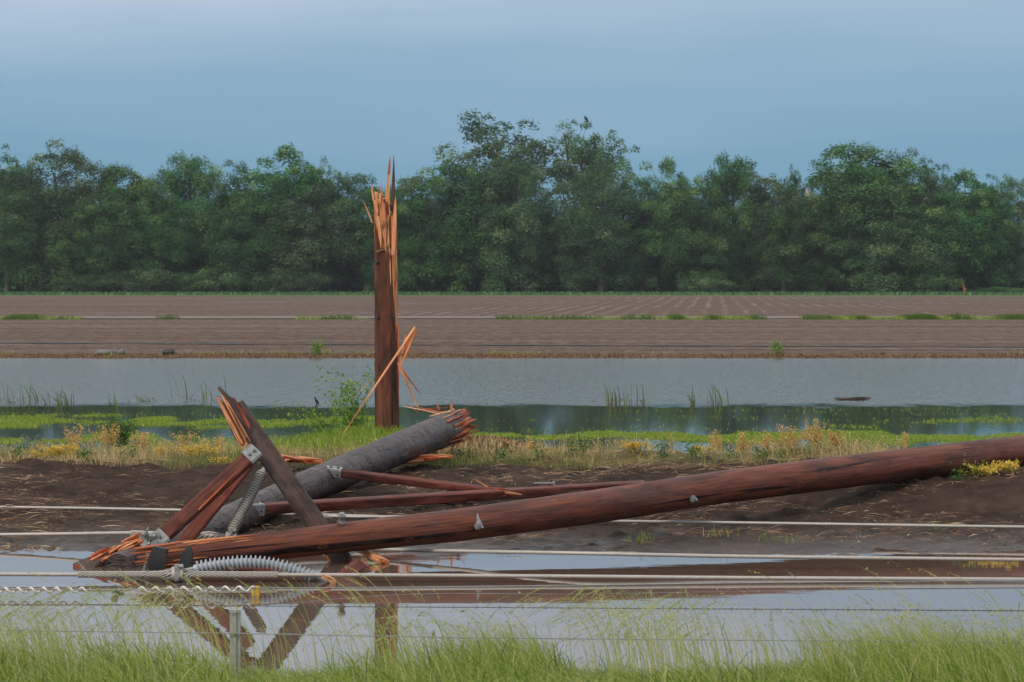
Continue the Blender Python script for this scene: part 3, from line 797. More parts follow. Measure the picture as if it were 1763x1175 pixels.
# torn inner core: a bundle of ragged staves
mb = MB()
for k in range(150):
    a = random.uniform(0, 2 * math.pi); r = R1 * .93 * random.random() ** .5
    px_ = r * math.cos(a); py_ = r * math.sin(a)
    h0 = Hb - random.uniform(.25, .6); h1 = Hb + random.uniform(.52, .76) + .10 * (px_ < -.03) + .03 * (py_ > 0)
    if py_ < -R1 * .62 and abs(px_) < R1 * .6: h1 = Hb + random.uniform(.0, .55)
    b0 = base + lean * h0 + Vector((px_, py_, 0)); b1 = base + lean * h1 + Vector((px_ * 1.02, py_ * 1.02, 0))
    mb.splinter(b0, b1, random.uniform(.02, .055), random.uniform(.02, .04), bend=.008, tip=random.uniform(.35, .95), mi=random.choice([0, 0, 0, 1, 2, 3]))
mb.build('torn_core', [M['fresh'], M['freshred'], M['pale'], M['stump']], st)
mb = MB()                               # bright wood down the right flank where a strip tore away
for k in range(26):
    a = random.uniform(-.75, .05); r = R1 * random.uniform(.84, .98)
    h0 = Hb - random.uniform(.3, 1.45) ; h1 = Hb + random.uniform(-.1, .55)
    rr = lambda h: (R0 + (R1 - R0) * min(1, h / Hb)) * random.uniform(.93, .985)
    q0, q1 = rr(h0), rr(h1)
    mb.splinter(base + lean * h1 + Vector((math.cos(a) * q1, math.sin(a) * q1, 0)), base + lean * h0 + Vector((math.cos(a) * q0, math.sin(a) * q0, 0)), random.uniform(.025, .05), .02, bend=.004)
mb.build('torn_flank', M['fresh'], st)
for (x0, y0, x1, y1, wd, mk, dd) in [
    (666, 352, 671, 290, .065, 'fresh', -.02), (669, 302, 672, 268, .035, 'freshred', -.02), (675, 375, 678, 268, .055, 'dark', -.05),
    (676, 440, 681, 338, .055, 'fresh', -.12), (643, 345, 640, 318, .03, 'fresh', 0), (656, 345, 656, 312, .022, 'fresh', 0), (641, 384, 625, 345, .022, 'pale', -.1),
    (655, 392, 670, 375, .03, 'pale', -.19), (653, 388, 669, 377, .02, 'pale', -.2), (653, 381, 668, 376, .02, 'pale', -.21), (648, 433, 665, 429, .03, 'pale', -.17),
    (651, 372, 656, 428, .06, 'fresh', -.16), (658, 350, 664, 428, .09, 'fresh', -.15), (646, 345, 650, 372, .07, 'fresh', -.12)]:
    mb = MB(); mb.splinter(S(x0, y0, dd), S(x1, y1, dd), wd, wd * .5, bend=.012); mb.build('splinter', M[mk], st)
for (x0, y0, x1, y1, wd, mk, dd, de) in [
    (714, 563, 588, 752, .036, 'fresh', -.35, -.9), (717, 567, 686, 640, .045, 'fresh', -.25, -.2), (709, 572, 690, 622, .03, 'freshred', -.22, -.2),
    (699, 575, 686, 640, .022, 'fresh', -.2, -.2), (686, 625, 721, 706, .04, 'fresh', -.2, -.3), (687, 628, 725, 681, .035, 'freshred', -.2, -.25),
    (687, 612, 712, 603, .02, 'freshred', -.2, -.25), (688, 612, 703, 617, .018, 'fresh', -.2, -.25), (680, 500, 684, 470, .018, 'freshred', -.1, -.1),
    (640, 655, 618, 675, .014, 'fresh', 0, 0), (686, 560, 687, 700, .02, 'freshred', -.15, -.2)]:
    mb = MB(); mb.splinter(S(x0, y0, dd), S(x1, y1, de), wd, wd * .55, bend=.008, tip=.25); mb.build('hanging_splinter', M[mk], st)
for (px, py) in [(650, 452), (651, 547), (675, 546), (662, 640), (672, 715)]:
    mb = MB(); p = S(px, py, -R1 * .93); mb.tube([p + Vector((0, .03, 0)), p + Vector((0, -.012, 0))], [.034, .018], 8); mb.build('bolt_hole', M['black'], st)

# --- fallen dark grey pole
g0, g1 = at(203, 979, 24.9), at(782, 733, 36.0)
gp = thing('fallen_pole', 'fallen dark grey utility pole with a shattered end propped beside the stump', 'utility pole', at(235, 985, 25.0))
mb = MB(); pts, rr = log(mb, [g0, g0.lerp(g1, .5) + Vector((0, 0, .015)), g1], [.128, .168, .200], mi=0, capmi=1, wob=.03, jag=.16)
mb.build('shaft', [M['grey'], M['freshred']], gp)
ax = (g1 - g0).normalized(); u = ax.cross(Vector((0, 0, 1))).normalized(); v = u.cross(ax)
mb = MB()
for k in range(120):
    a = random.uniform(0, 6.28); r = .197 * random.random() ** .4
    q = u * math.cos(a) * r + v * math.sin(a) * r
    L1 = random.uniform(.03, .34) * (1 if random.random() < .35 else .4)
    dv = Vector((random.uniform(.0, .5), random.uniform(-.3, .1), random.uniform(-.35, .35))) * L1
    mb.splinter(g1 + q - ax * random.uniform(.05, .5), g1 + q * 1.05 + ax * L1 + dv, random.uniform(.018, .06), random.uniform(.012, .03), bend=.03, mi=random.choice([0, 0, 1, 2, 3]), tip=random.uniform(.1, .8))
for k in range(16):                     # strips peeled along the outside facing the road
    a = random.uniform(-1.4, 1.2); q = (-u * math.cos(a) * -1 if False else u * math.cos(a)) * .202 + v * math.sin(a) * .202
    mb.splinter(g1 + q - ax * random.uniform(.2, .9), g1 + q * 1.08 + ax * random.uniform(.05, .35), random.uniform(.015, .035), .012, bend=.01, mi=random.choice([0, 0, 1]))
mb.build('shattered_end', [M['freshred'], M['fresh'], M['pale'], M['stump']], gp)
GP = lambda px, py, dd=0.: at(px, py, 36.0 + dd)
for (x0, y0, x1, y1, wd, mk, dd) in [
    (768, 715, 694, 700, .03, 'pale', -.25), (772, 712, 706, 698, .02, 'freshred', -.25), (776, 708, 739, 717, .04, 'pale', -.3), (700, 695, 722, 713, .018, 'fresh', -.2),
    (777, 712, 777, 690, .03, 'fresh', -.2), (756, 706, 751, 693, .02, 'freshred', -.2), (768, 722, 800, 702, .05, 'freshred', -.28), (760, 748, 804, 720, .06, 'fresh', -.3),
    (772, 740, 796, 742, .04, 'freshred', -.3), (783, 745, 778, 782, .05, 'freshred', -.15), (720, 708, 772, 702, .03, 'freshred', -.2), (765, 728, 775, 715, .10, 'freshred', -.3)]:
    mb = MB(); mb.splinter(GP(x0, y0, dd), GP(x1, y1, dd), wd, wd * .5, bend=.015, tip=.3); mb.build('splinter', M[mk], gp)
mb = MB()      # bare ground wire stapled along the underside
mb.tube([g0.lerp(g1, f) - v * .20 - u * .03 + Vector((0, -.05, -.02 * math.sin(f * 9))) for f in np.linspace(.38, .95, 12)], .006, 5)
mb.build('ground_wire', M['alu'], gp)

# --- fallen red pole in front
RP = [(268, 962, 24.4, .118), (420, 946, 24.85, .122), (600, 925, 25.35, .130), (800, 903, 26.05, .146), (1000, 876, 26.95, .156), (1250, 838, 28.5, .162), (1500, 807, 30.15, .168), (1763, 776, 32.0, .172), (1960, 752, 33.4, .176)]
rp = thing('fallen_pole', 'long fallen red-brown utility pole lying diagonally from puddle to weeds', 'utility pole', at(275, 985, 24.55))
rpts = [at(a, b, d) for a, b, d, r in RP]
mb = MB(); log(mb, rpts, [r for *_, r in RP], mi=0, capmi=1, wob=.018)
mb.build('shaft', [M['red'], M['freshred']], rp)
def rpole(f_px):
    for i in range(len(RP) - 1):
        if RP[i][0] <= f_px <= RP[i + 1][0]:
            f = (f_px - RP[i][0]) / (RP[i + 1][0] - RP[i][0]); return rpts[i].lerp(rpts[i + 1], f), RP[i][3] * (1 - f) + RP[i + 1][3] * f
rax = (rpts[3] - rpts[0]).normalized(); ru = rax.cross(Vector((0, 0, 1))).normalized(); rv = ru.cross(rax)
mb = MB()      # torn orange wood along the top and end
for k in range(60):
    f = random.random() ** 1.2
    p = rpts[0].lerp(rpts[1], f * 1.25 - .05); R = .119
    if f < .3: a = random.uniform(-.9, 2.0)
    else: a = random.uniform(.95, 1.75) - .25 * f
    q = ru * math.cos(a) * R + rv * math.sin(a) * R
    L = random.uniform(.12, .40)
    mb.splinter(p + q * .95 - rax * L * .5, p + q * random.uniform(.98, 1.04) + rax * L * .6, random.uniform(.012, .03), .012, bend=.012, mi=random.choice([0, 0, 1]))
for k in range(26):
    a = random.uniform(0, 6.28); r = .11 * random.random() ** .5
    q = ru * math.cos(a) * r + rv * math.sin(a) * r
    mb.splinter(rpts[0] + q + rax * .25, rpts[0] + q - rax * random.uniform(0, .22), random.uniform(.03, .05), .025, bend=.01, mi=random.choice([0, 1, 1]))
mb.build('torn_end', [M['fresh'], M['freshred']], rp)
for px, py, sz in [(822, 903, 1.), (1190, 857, .95), (588, 902, .8)]:
    c, R = rpole(px)
    tdir = (c - Vector((0, 0, CAM_H))).normalized()
    side = rax.cross(tdir).normalized()
    if side.z > 0: side = -side
    fr = (-tdir)
    yoff = (at(px, py, c.y) - c)
    hgt = max(-.8, min(.95, yoff.z / R))
    p = c + Vector((0, 0, hgt * R)) + fr * R * math.sqrt(max(.05, 1 - hgt * hgt))
    cs_ = math.sqrt(max(.05, 1 - hgt * hgt)); nz = Vector((0, 0, 1))
    hgt = max(hgt, .12); cs_ = math.sqrt(1 - hgt * hgt)
    up = (nz * cs_ - fr * hgt).normalized(); fr = (nz * hgt + fr * cs_).normalized(); rt = Vector((1, 0, 0))
    s_ = .088 * sz; p = p + fr * (.022 if px != 1190 else .05)
    mb = MB()
    apex = p + up * s_ * 1.1 + fr * .01
    a, b_, c2, d_ = p + rt * s_ * .62 - up * s_ * .45 + fr * .004, p + fr * .05 - up * s_ * .35, p - rt * s_ * .62 - up * s_ * .25 + fr * .004, p - up * s_ * .5 - fr * .02
    mb.add([apex, a, b_, c2, d_, apex - fr * .05], [(0, 2, 1), (0, 3, 2), (1, 2, 4), (2, 3, 4), (0, 1, 4, 5), (3, 0, 5, 4)])
    mb.tube([p + fr * .02 - up * .01, p + fr * .085 - up * .03], [.022, .02], 6); mb.tube([p + fr * .05 - up * .02, p + fr * .075 - up * .03], [.036, .034], 6)
    mb.build('gain_plate', M['galv'], rp, smooth=False)
mb = MB()      # long split on the front face
for (a0, b0, a1, b1) in [(705, 909, 640, 930), (700, 911, 655, 926)]:
    mb.splinter(at(a0, b0, rpole(a0)[0].y - .125), at(a1, b1, rpole(a1)[0].y - .125), .02, .012, bend=.02)
mb.build('splinter', M['fresh'], rp)

# --- timbers
def timber(name, label, pts, wd, th, mk, roll=None, ends=(0, 0), fresh='freshred', n_spl=16, cat='timber', group='broken timbers of the line structure', segs=26):
    """square timber between two points; ends: 1 = snapped"""
    p0, p1 = pts
    r = thing(name, label, cat, p0 if p0.z < p1.z else p1, group)
    mb = MB(); mb.bar(p0, p1, wd, th, ref=roll, segs=segs, mi=0, capmi=1, noise=.016)
    mb.build('beam', [M[mk], M[fresh]], r)
    t = (p1 - p0).normalized(); rf = Vector(roll) if roll else Vector((0, 0, 1))
    a = t.cross(rf).normalized(); b = a.cross(t)
    for e, p, s in ((ends[0], p0, -1), (ends[1], p1, 1)):
        if e:
            mb = MB()
            for k in range(n_spl):
                q = a * random.uniform(-.46, .46) * wd + b * random.uniform(-.46, .46) * th
                mb.splinter(p + q - t * s * .12, p + q * 1.05 + t * s * random.uniform(.02, .2) * e, random.uniform(.02, .04), .015, bend=.02)
            mb.build('snapped_end', M[fresh], r)
    return r, t, a, b
def bracket(parent, p, t, a, b, wd, th, L=.2):
    """galvanised end fitting: three-sided sleeve with bolts"""
    mb = MB()
    mb.bar(p, p + t * L, wd * 1.08, .012, ref=b)
    s = 1 if b.z > 0 else -1
    o = b * (th / 2 + .007)
    mb = MB()
    for side in (1, -1):
        mb.bar(p + b * side * (th / 2 + .006), p + b * side * (th / 2 + .006) + t * L, wd * .98, .01, ref=b)
        mb.bar(p + a * side * (wd / 2 + .006), p + a * side * (wd / 2 + .006) + t * L, .01, th * 1.05, ref=b)
    ef = mb.build('end_fitting', M['galv'], parent)
    for k in (.3, .75):
        for side in (1, -1):
            mb = MB(); q = p + t * L * k + b * side * (th / 2 + .011); mb.tube([q, q + b * side * .016], [.014, .012], 6); mb.build('bolt', M['steel'], ef)
            mb = MB(); q = p + t * L * k + a * side * (wd / 2 + .011); mb.tube([q, q + a * side * .016], [.014, .012], 6); mb.build('bolt', M['steel'], ef)

# dark crossarm leaning on the red pole
A0, A1 = at(590, 968, 25.55), at(404, 700, 25.75)
cr, t, a, b = timber('crossarm', 'dark broken crossarm standing tilted in the puddle behind the red pole', (A0, A1), .185, .125, 'dark', roll=(0, -1, .15), ends=(1, 0), fresh='fresh')
mb = MB()     # tall remaining slab and split face at the top
top = at(376, 667, 25.7)
mb.splinter(A1 - t * .35 + a * .05, top + a * .0, .11, .10, bend=.0, tip=.25)
mb.build('slab', M['dark'], cr)
mb = MB()
for k in range(46):
    f0, f1 = random.uniform(0, .12), random.uniform(.70, 1.02)
    e0, e1 = at(426, 768, 25.62), at(380, 682, 25.62)
    j = Vector((random.uniform(-.06, .035), random.uniform(-.03, .03), random.uniform(-.02, .02)))
    mb.splinter(e0.lerp(e1, f0) + j, e0.lerp(e1, f1) + j * .8, random.uniform(.014, .03), .02, bend=.006, tip=.35, mi=random.choice([0, 0, 0, 1]))
mb.build('split_face', [M['fresh'], M['stump']], cr)
mb = MB()
mb.splinter(at(447, 768, 25.68), at(402, 684, 25.65), .025, .03, bend=.004, tip=.3)
mb.build('splinter', M['freshred'], cr)

# front brace up to the crossarm
B0, B1 = at(266, 938, 25.1), at(439, 779, 25.52)
br, t, a, b = timber('brace', 'red-brown brace rising from puddle hardware to the dark crossarm', (B0, B1), .125, .10, 'redbeam', roll=(0, -1, .3))
bracket(br, B1 - t * .10, t, a, b, .118, .095, .12); bracket(br, B0 - t * .1, t, a, b, .125, .10, .22)
mb = MB(); mb.splinter(B0 + t * .5 - b * .0 + a * .04 + Vector((0, -.06, 0)), B1 - t * .2 + a * .02 + Vector((0, -.055, 0)), .04, .012, bend=.0); mb.build('split_face', M['freshred'], br)
B0, B1 = at(308, 945, 25.75), at(428, 796, 26.35)
timber('brace', 'second darker brace just behind the front brace at left', (B0, B1), .125, .10, 'redbeam', roll=(0, -1, .1))
# long beam on the mud behind the red pole
B0, B1 = at(425, 878, 28.1), at(1110, 836, 31.9)
lb, t, a, b = timber('brace', 'long red-brown beam lying on mud behind the red pole', (B0, B1), .115, .10, 'redbeam', roll=(0, -.25, 1), segs=50)
bracket(lb, B0 - t * .03, t, a, b, .115, .10, .2)
p = at(945, 840, 31.0)
mb = MB(); mb.bar(p + Vector((-.16, 0, .05)), p + Vector((.06, 0, .05)), .05, .012, ref=(0, 0, 1)); mb.tube([p + Vector((.05, 0, .07)), p + Vector((.07, -.03, -.07))], .012, 6); mb.build('bracket', M['galv'], lb)
# short brace from the grey pole, splintered at its right end
B0, B1 = at(566, 812, 30.55), at(850, 846, 30.4)
sb, t, a, b = timber('brace', 'short dark-red brace bolted to the grey pole with a splintered right end', (B0, B1), .10, .075, 'redbeam', roll=(0, -.3, 1), ends=(0, 1), fresh='freshred')
bracket(sb, B0 - t * .03, t, a, b, .10, .075, .17)
mb = MB(); mb.splinter(B1 - t * .25, B1 + t * .3, .07, .03, bend=.01); mb.splinter(B1 + t * .0, B1 - t * .2 + Vector((0, 0, .1)), .02); mb.build('splinter', M['fresh'], sb)

# broken half of the crossarm in the puddle at left
B0, B1 = at(136, 985, 25.0), at(250, 938, 25.45)
hb, t, a, b = timber('crossarm', 'half-sunk broken crossarm stub with torn orange top at the left', (B0, B1), .17, .12, 'dark', roll=(0, -.4, 1), ends=(0, 1))
mb = MB()
for k in range(46):
    f = random.uniform(.22, .95)
    q = a * random.uniform(-.075, .075) + b * random.uniform(.03, .07) + Vector((0, -.05, 0))
    mb.splinter(B0.lerp(B1, f) + q, B0.lerp(B1, f) + q + t * random.uniform(.1, .3) + b * random.uniform(-.02, .03), random.uniform(.025, .05), .02, mi=random.choice([0, 1]), bend=.03)
mb.build('torn_top', [M['freshred'], M['fresh']], hb)

def plank(name, label, p0, p1, wd, th, mk, roll=(0, 0, 1), ragged=True):
    r = thing(name, label, 'plank', p0 if p0.z < p1.z else p1, 'loose planks in the puddle')
    mb = MB(); mb.bar(p0, p1, wd, th, ref=roll, segs=8, noise=.03); mb.build('board', M[mk], r)
    t = (p1 - p0).normalized()
    mb = MB()
    for k in range(7):
        q = Vector((random.uniform(-.3, .3) * wd, 0, random.uniform(-.3, .3) * th)); mb.splinter(p1 + q - t * .08, p1 + q + t * random.uniform(.02, .09), .025, .012)
    mb.build('splinter', M['freshred'], r)
plank('plank', 'bright orange split board jutting from the puddle right of the crossarm foot', at(612, 940, 25.75), at(661, 968, 25.3), .115, .05, 'fresh', (.55, -.45, .75))
plank('plank', 'red-brown board end rising from the puddle below the red pole', at(575, 1004, 23.9), at(622, 970, 24.3), .11, .04, 'redbeam', (0, -1, .3))
plank('plank', 'brown stave lying in the water behind the clamp', at(385, 979, 24.6), at(505, 981, 24.8), .10, .03, 'redbeam')

def splinter_pile(label, spots, d, n, mk=('fresh', 'freshred')):
    (x0, y0), (x1, y1) = spots
    p = at((x0 + x1) / 2, max(y0, y1), d)
    r = thing('splinter_pile', label, 'splintered wood', p, 'piles of torn wood')
    for m_ in mk:
        mb = MB()
        for k in range(n):
            jx = random.uniform(0, .3); e = random.uniform(.6, 1)
            s0 = at(x0 + (x1 - x0) * jx, y0 + (y1 - y0) * jx + random.uniform(-4, 5), d + random.uniform(-.3, .3)); s1 = at(x0 + (x1 - x0) * e, y0 + (y1 - y0) * e + random.uniform(-4, 5), d + random.uniform(-.3, .3))
            mb.splinter(s0, s1, random.uniform(.03, .08), random.uniform(.02, .04), bend=.02, tip=.3)
        mb.build('splinter', M[m_], r)
splinter_pile('long orange slivers in the weeds left of the grey pole', ((470, 787), (562, 795)), 33.9, 10)
splinter_pile('orange slivers lying under the shattered end of the grey pole', ((672, 796), (790, 783)), 34.0, 10)
splinter_pile('dark red shreds hanging below the shattered end', ((695, 778), (772, 768)), 35.2, 6, ('freshred',))

# --- small shield: dark rubber wrapped ends by the puddle
for i, (px, py, dd, lb) in enumerate([(268, 968, 24.15, 'dark upright wedge of charred wood by the left end of the red pole'), (318, 966, 24.15, 'second charred wedge standing in front of the red pole')]):
    mb = MB(); p = at(px, py + 14, dd)
    mb.loft([p + Vector((0, 0, -.05)), p + Vector((.01, 0, .06)), p + Vector((.03, 0, .13)), p + Vector((.045, 0, .19))], [(-.05, -.03), (.0, -.045), (.055, -.03), (.05, .03), (-.05, .03)], [[1.2, 1.3, 1.25, 1.0], [1, 1, .8, .25]][i], ref=(0, -1, 0), noise=.18)
    tag(mb.build('wood_wedge', M['black']), lb, 'charred wood', 'charred wedges in the puddle')

# ------------------------------------------------------------------ conductors and fittings
def spline(pts, n=40):
    pts = [Vector(p) for p in pts]; P = [pts[0] * 2 - pts[1]] + pts + [pts[-1] * 2 - pts[-2]]; out_ = []
    for i in range(1, len(P) - 2):
        for k in range(n):
            t = k / n
            out_.append(.5 * ((2 * P[i]) + (P[i + 1] - P[i - 1]) * t + (2 * P[i - 1] - 5 * P[i] + 4 * P[i + 1] - P[i + 2]) * t * t + (3 * P[i] - P[i - 1] - 3 * P[i + 1] + P[i + 2]) * t ** 3))
    out_.append(pts[-1]); return out_
def stranded(mb, path, R, k, r, pitch, bulges=()):
    """k helical rods round a path; bulges: (distance, half length, extra radius)"""
    L = 0; pos = []
    for i, p in enumerate(path):
        if i: L += (p - path[i - 1]).length
        pos.append(L)
    for s in range(k):
        pts = []
        for i, p in enumerate(path):
            t = (path[min(i + 1, len(path) - 1)] - path[max(i - 1, 0)]).normalized()
            a = t.cross(Vector((0, 0, 1))).normalized(); b = a.cross(t)
            ang = 2 * math.pi * (s / k + pos[i] / pitch)
            RR = R + sum(e * math.exp(-((pos[i] - c) / h) ** 2) for c, h, e in bulges)
            pts.append(p + (a * math.cos(ang) + b * math.sin(ang)) * RR)
        mb.tube(pts, r, 5)
def refine(p0, p1, step=.02):
    k = int((p1 - p0).length / step); return [p0.lerp(p1, i / k) for i in range(k + 1)]
WG = 'fallen line conductors'
def conductor(label, pts, R, rods=()):
    r = thing('conductor', label, 'power line', pts[0], WG)
    path = spline(pts, 30)
    need = np.array([max(p.z, (gz(p.x, p.y) + R * .6) if p.y > 26.6 else .02) for p in path])
    kk = 41; pad = np.pad(need, kk, mode='edge'); mx_ = np.array([pad[i:i + 2 * kk + 1].max() for i in range(len(need))])
    pad = np.pad(mx_, kk, mode='edge'); sm = np.array([pad[i:i + 2 * kk + 1].mean() for i in range(len(need))])
    z0 = np.array([p.z for p in path]); lift = np.where(np.abs(need - z0).max() > .012, sm, z0)
    path = [Vector((p.x, p.y, z)) for p, z in zip(path, lift)]
    mb = MB(); mb.tube(path, R, 10); mb.build('cable', M['alu'], r)
    for (q0, q1, bul, k) in rods:
        mb = MB(); stranded(mb, refine(q0, q1), R + .006, max(7, k - 2), .0056, .42, bul); mb.build('armor_rods', M['alu'], r)
    return r
N_ = lambda px, py, d=23.7: at(px, py, d)
near = conductor('nearest grey conductor running just above the water across the whole view',
    [N_(-160, 988.5), N_(0, 989), N_(160, 989.5), N_(310, 989), N_(480, 990), N_(700, 991), N_(1000, 993), N_(1300, 995.5), N_(1763, 998), N_(1950, 999)], .0165,
    [(N_(134, 989.4), N_(306, 989), [(.81, .09, .03)], 11), (N_(306, 989), N_(478, 990), [(.0, .09, .03)], 11)])
mid = conductor('middle grey conductor slung past the left hardware and under the red pole',
    [at(-160, 924, 27.2), at(0, 921, 27.2), at(120, 919.5, 27.0), at(235, 918, 26.6), at(330, 920, 26.3), at(400, 926, 26.2), at(520, 936, 26.35), at(640, 945.5, 26.1), at(800, 949.5, 25.6), at(1000, 953, 24.9), at(1250, 958, 24.85), at(1500, 961, 24.8), at(1763, 964, 24.8), at(1950, 965, 24.8)], .0165,
    [(at(226, 918.5, 26.62), at(396, 925.5, 26.12), [(.86, .10, .022)], 10)])
farc = conductor('farthest grey conductor resting on the mud behind the poles',
    [at(-160, 888, 29.4), at(0, 888.5, 29.3), at(200, 889, 29.2), at(420, 889.5, 28.9), at(560, 889, 28.4), at(660, 892, 28.3), at(800, 896, 28.6), at(980, 898.5, 28.2), at(1250, 902, 28.1), at(1500, 905, 27.9), at(1763, 909, 27.7), at(1950, 912, 27.6)], .0145,
    [(at(556, 888.6, 28.4), at(665, 892, 28.3), [], 10)])
# suspension clamps
def clamp(parent, c, s=1.):
    mb = MB()
    for dx in (-.028, .028):
        mb.tube([c + Vector((dx - .018, 0, 0)), c + Vector((dx + .018, 0, 0))], .062 * s, 16)
    mb.build('clamp_band', M['alu'], parent)
    mb = MB(); mb.bar(c + Vector((0, -.06, -.05)), c + Vector((0, -.06, .085)), .035, .02, ref=(0, -1, 0)); mb.tube([c + Vector((0, -.05, -.02)), c + Vector((0, -.10, -.02))], .02, 8)
    mb.tube([c + Vector((-.02, -.05, .07)), c + Vector((.05, -.05, .07))], .018, 8); mb.build('clamp_bolt', M['galv'], parent)
clamp(near, N_(306, 989)); clamp(mid, at(398, 926, 26.1), .9)

def insulator(label, path, R, r, n, mat, d0=.09):
    """polymer insulator: fibreglass core carrying round weather sheds along a curve"""
    o = thing('insulator', label, 'insulator', path[0], 'polymer insulators')
    seg = [0]
    for i in range(1, len(path)): seg.append(seg[-1] + (path[i] - path[i - 1]).length)
    def P(f):
        s = f * seg[-1]
        for i in range(1, len(path)):
            if seg[i] >= s: return path[i - 1].lerp(path[i], (s - seg[i - 1]) / max(1e-6, seg[i] - seg[i - 1]))
        return path[-1]
    mb = MB(); mb.tube([P(f) for f in np.linspace(.02, .98, 40)], r, 12); mb.build('core', M[mat], o)
    for k in range(n):
        f = .05 + .90 * k / (n - 1)
        c, t = P(f), (P(min(1, f + .01)) - P(max(0, f - .01))).normalized()
        th = seg[-1] / n
        mb = MB(); mb.tube([c - t * th * .32, c - t * th * .22, c - t * th * .02, c + t * th * .16, c + t * th * .3], [r, R * .62, R, R * .93, r], 20, cap=False)
        mb.build('shed', M[mat], o)
    mb = MB(); e0, e1 = P(0), P(1); t0 = (P(.03) - e0).normalized(); t1 = (e1 - P(.97)).normalized()
    mb.tube([e0 - t0 * .06, e0 + t0 * .035], [.014, .02], 10); mb.tube([e1 - t1 * .03, e1 + t1 * .03, e1 + t1 * d0], [.022, .02, .013], 10)
    mb.build('end_fitting', M['galv'], o)
I1 = spline([at(330, 980, 23.75), at(370, 972.5, 23.75), at(425, 968, 23.75), at(470, 972, 23.75), at(508, 982, 23.75), at(545, 996, 23.75)], 12)
insulator('curved blue-grey ribbed insulator arching over the nearest conductor', I1, .058, .030, 27, 'poly', .14)
I2 = [at(398, 917, 26.05).lerp(at(452, 812, 26.55), k / 12) for k in range(13)]
insulator('straight dull grey ribbed insulator slanting behind the dark crossarm', I2, .052, .040, 24, 'polyb', .05)
# torn crust of wood on the end of the curved insulator
mb = MB()
for k in range(9):
    mb.splinter(at(554 + random.uniform(0, 6), 990 + random.uniform(-2, 4), 23.6), at(576 + random.uniform(-3, 3), 1003 + random.uniform(-3, 5), 23.55), .03, .02, bend=.04)
tag(mb.build('wood_scrap', M['pale']), 'pale torn scrap of wood on the right end of the curved insulator', 'wood scrap')

# thin shield wire with white spiral dampers
sw = thing('shield_wire', 'thin shield wire low over the water with white spiral dampers', 'power line', at(-100, 1013, 22.7))
swp = spline([at(-160, 1014, 22.5), at(0, 1014, 22.5), at(170, 1015.5, 22.5), at(300, 1014.5, 22.5), at(440, 1013, 22.55), at(700, 1011.5, 23.0), at(1000, 1008, 23.1), at(1300, 1004, 23.3), at(1600, 1001, 23.45), at(1763, 1000, 23.5), at(1950, 999, 23.6)], 20)
mb = MB(); mb.tube(swp, .0055, 6); mb.build('cable', M['fencewire'], sw)
for (x0, x1, per) in [(-150, 150, 22), (238, 438, 24)]:
    mb = MB(); N = int((x1 - x0) / per * 16)
    pts = []
    for i in range(N + 1):
        px = x0 + (x1 - x0) * i / N; c = at(px, 1015.5 - (px - 238) * .006, 22.5); ang = 2 * math.pi * (px - x0) / per
        pts.append(c + Vector((0, math.cos(ang), math.sin(ang))) * .019)
    mb.tube(pts, .0085, 7); mb.build('spiral_damper', M['white'], sw)
# yellow ribbon at the end of the damper
mb = MB(); c = at(438, 1016, 22.65)
for k in range(5):
    o_ = Vector((random.uniform(-.02, .03), random.uniform(-.02, .02), 0)); mb.splinter(c + o_ + Vector((0, 0, .03)), c + o_ + Vector((random.uniform(-.02, .02), 0, -.07)), .022, .006, bend=.1)
tag(mb.build('ribbon', M['yellow']), 'tattered yellow ribbon hanging at the end of the right spiral damper', 'ribbon')

# tangled hardware
def hardware(label, c, parts, name='line_hardware'):
    r = thing(name, label, 'line hardware', c, 'metal fittings of the line')
    for nm, fn, mt in parts:
        mb = MB(); fn(mb, c); mb.build(nm, M[mt], r)
def h1(mb, c):
    for k in range(7):
        p = c + Vector((random.uniform(-.05, .05), random.uniform(-.03, .03), random.uniform(-.05, .06)))
        mb.tube([p, p + Vector((random.uniform(-.03, .03), -.03, random.uniform(-.02, .03)))], random.uniform(.012, .026), 8)
def h1a(mb, c):
    mb.tube([c + Vector((0, 0, -.02)), c + Vector((-.02, -.01, .07)), c + Vector((.0, -.02, .11))], [.018, .014, .006], 7)
    mb.bar(c + Vector((-.08, 0, .02)), c + Vector((.10, 0, .05)), .04, .012, ref=(0, -1, 0)); mb.bar(c + Vector((.02, -.02, -.10)), c + Vector((.08, -.02, .06)), .05, .012, ref=(0, -1, 0))
def h2(mb, c):
    mb.loft([c + Vector((.02, 0, -.02)), c + Vector((.12, -.01, .01)), c + Vector((.21, -.02, .055))], [(-.03, -.006), (.03, -.006), (.03, .006), (-.03, .006)], [1, .9, .2], ref=(0, -1, .3))
def strap(mb, c):
    mb.loft([at(257, 945, 24.9), at(252, 965, 24.6), at(247, 985, 24.2), at(246, 990, 24.0)], [(-.014, -.003), (.014, -.003), (.014, .003), (-.014, .003)], [1, .9, .9, .8], ref=(0, -1, 0))
hardware('cluster of galvanised bolts and clamps where the front brace meets the grey pole', at(256, 930, 24.95), [('bolt_cluster', h1, 'galv'), ('fitting', h1a, 'galv'), ('strap', strap, 'steel')])
hardware('dark clamp with tapered arm half-sunk below the left spiral damper', at(200, 1025, 22.75), [('clamp_body', h1, 'steel'), ('tapered_arm', h2, 'galv')])
c_ = at(420, 880, 28.0)
hardware('small ring and plate hanging on the grey pole behind the dull insulator', c_, [('ring', lambda mb, c: mb.tube([c + Vector((.05 * math.cos(a), -.22, .05 * math.sin(a))) for a in np.linspace(0, 6.28, 17)], .010, 6), 'galv')])

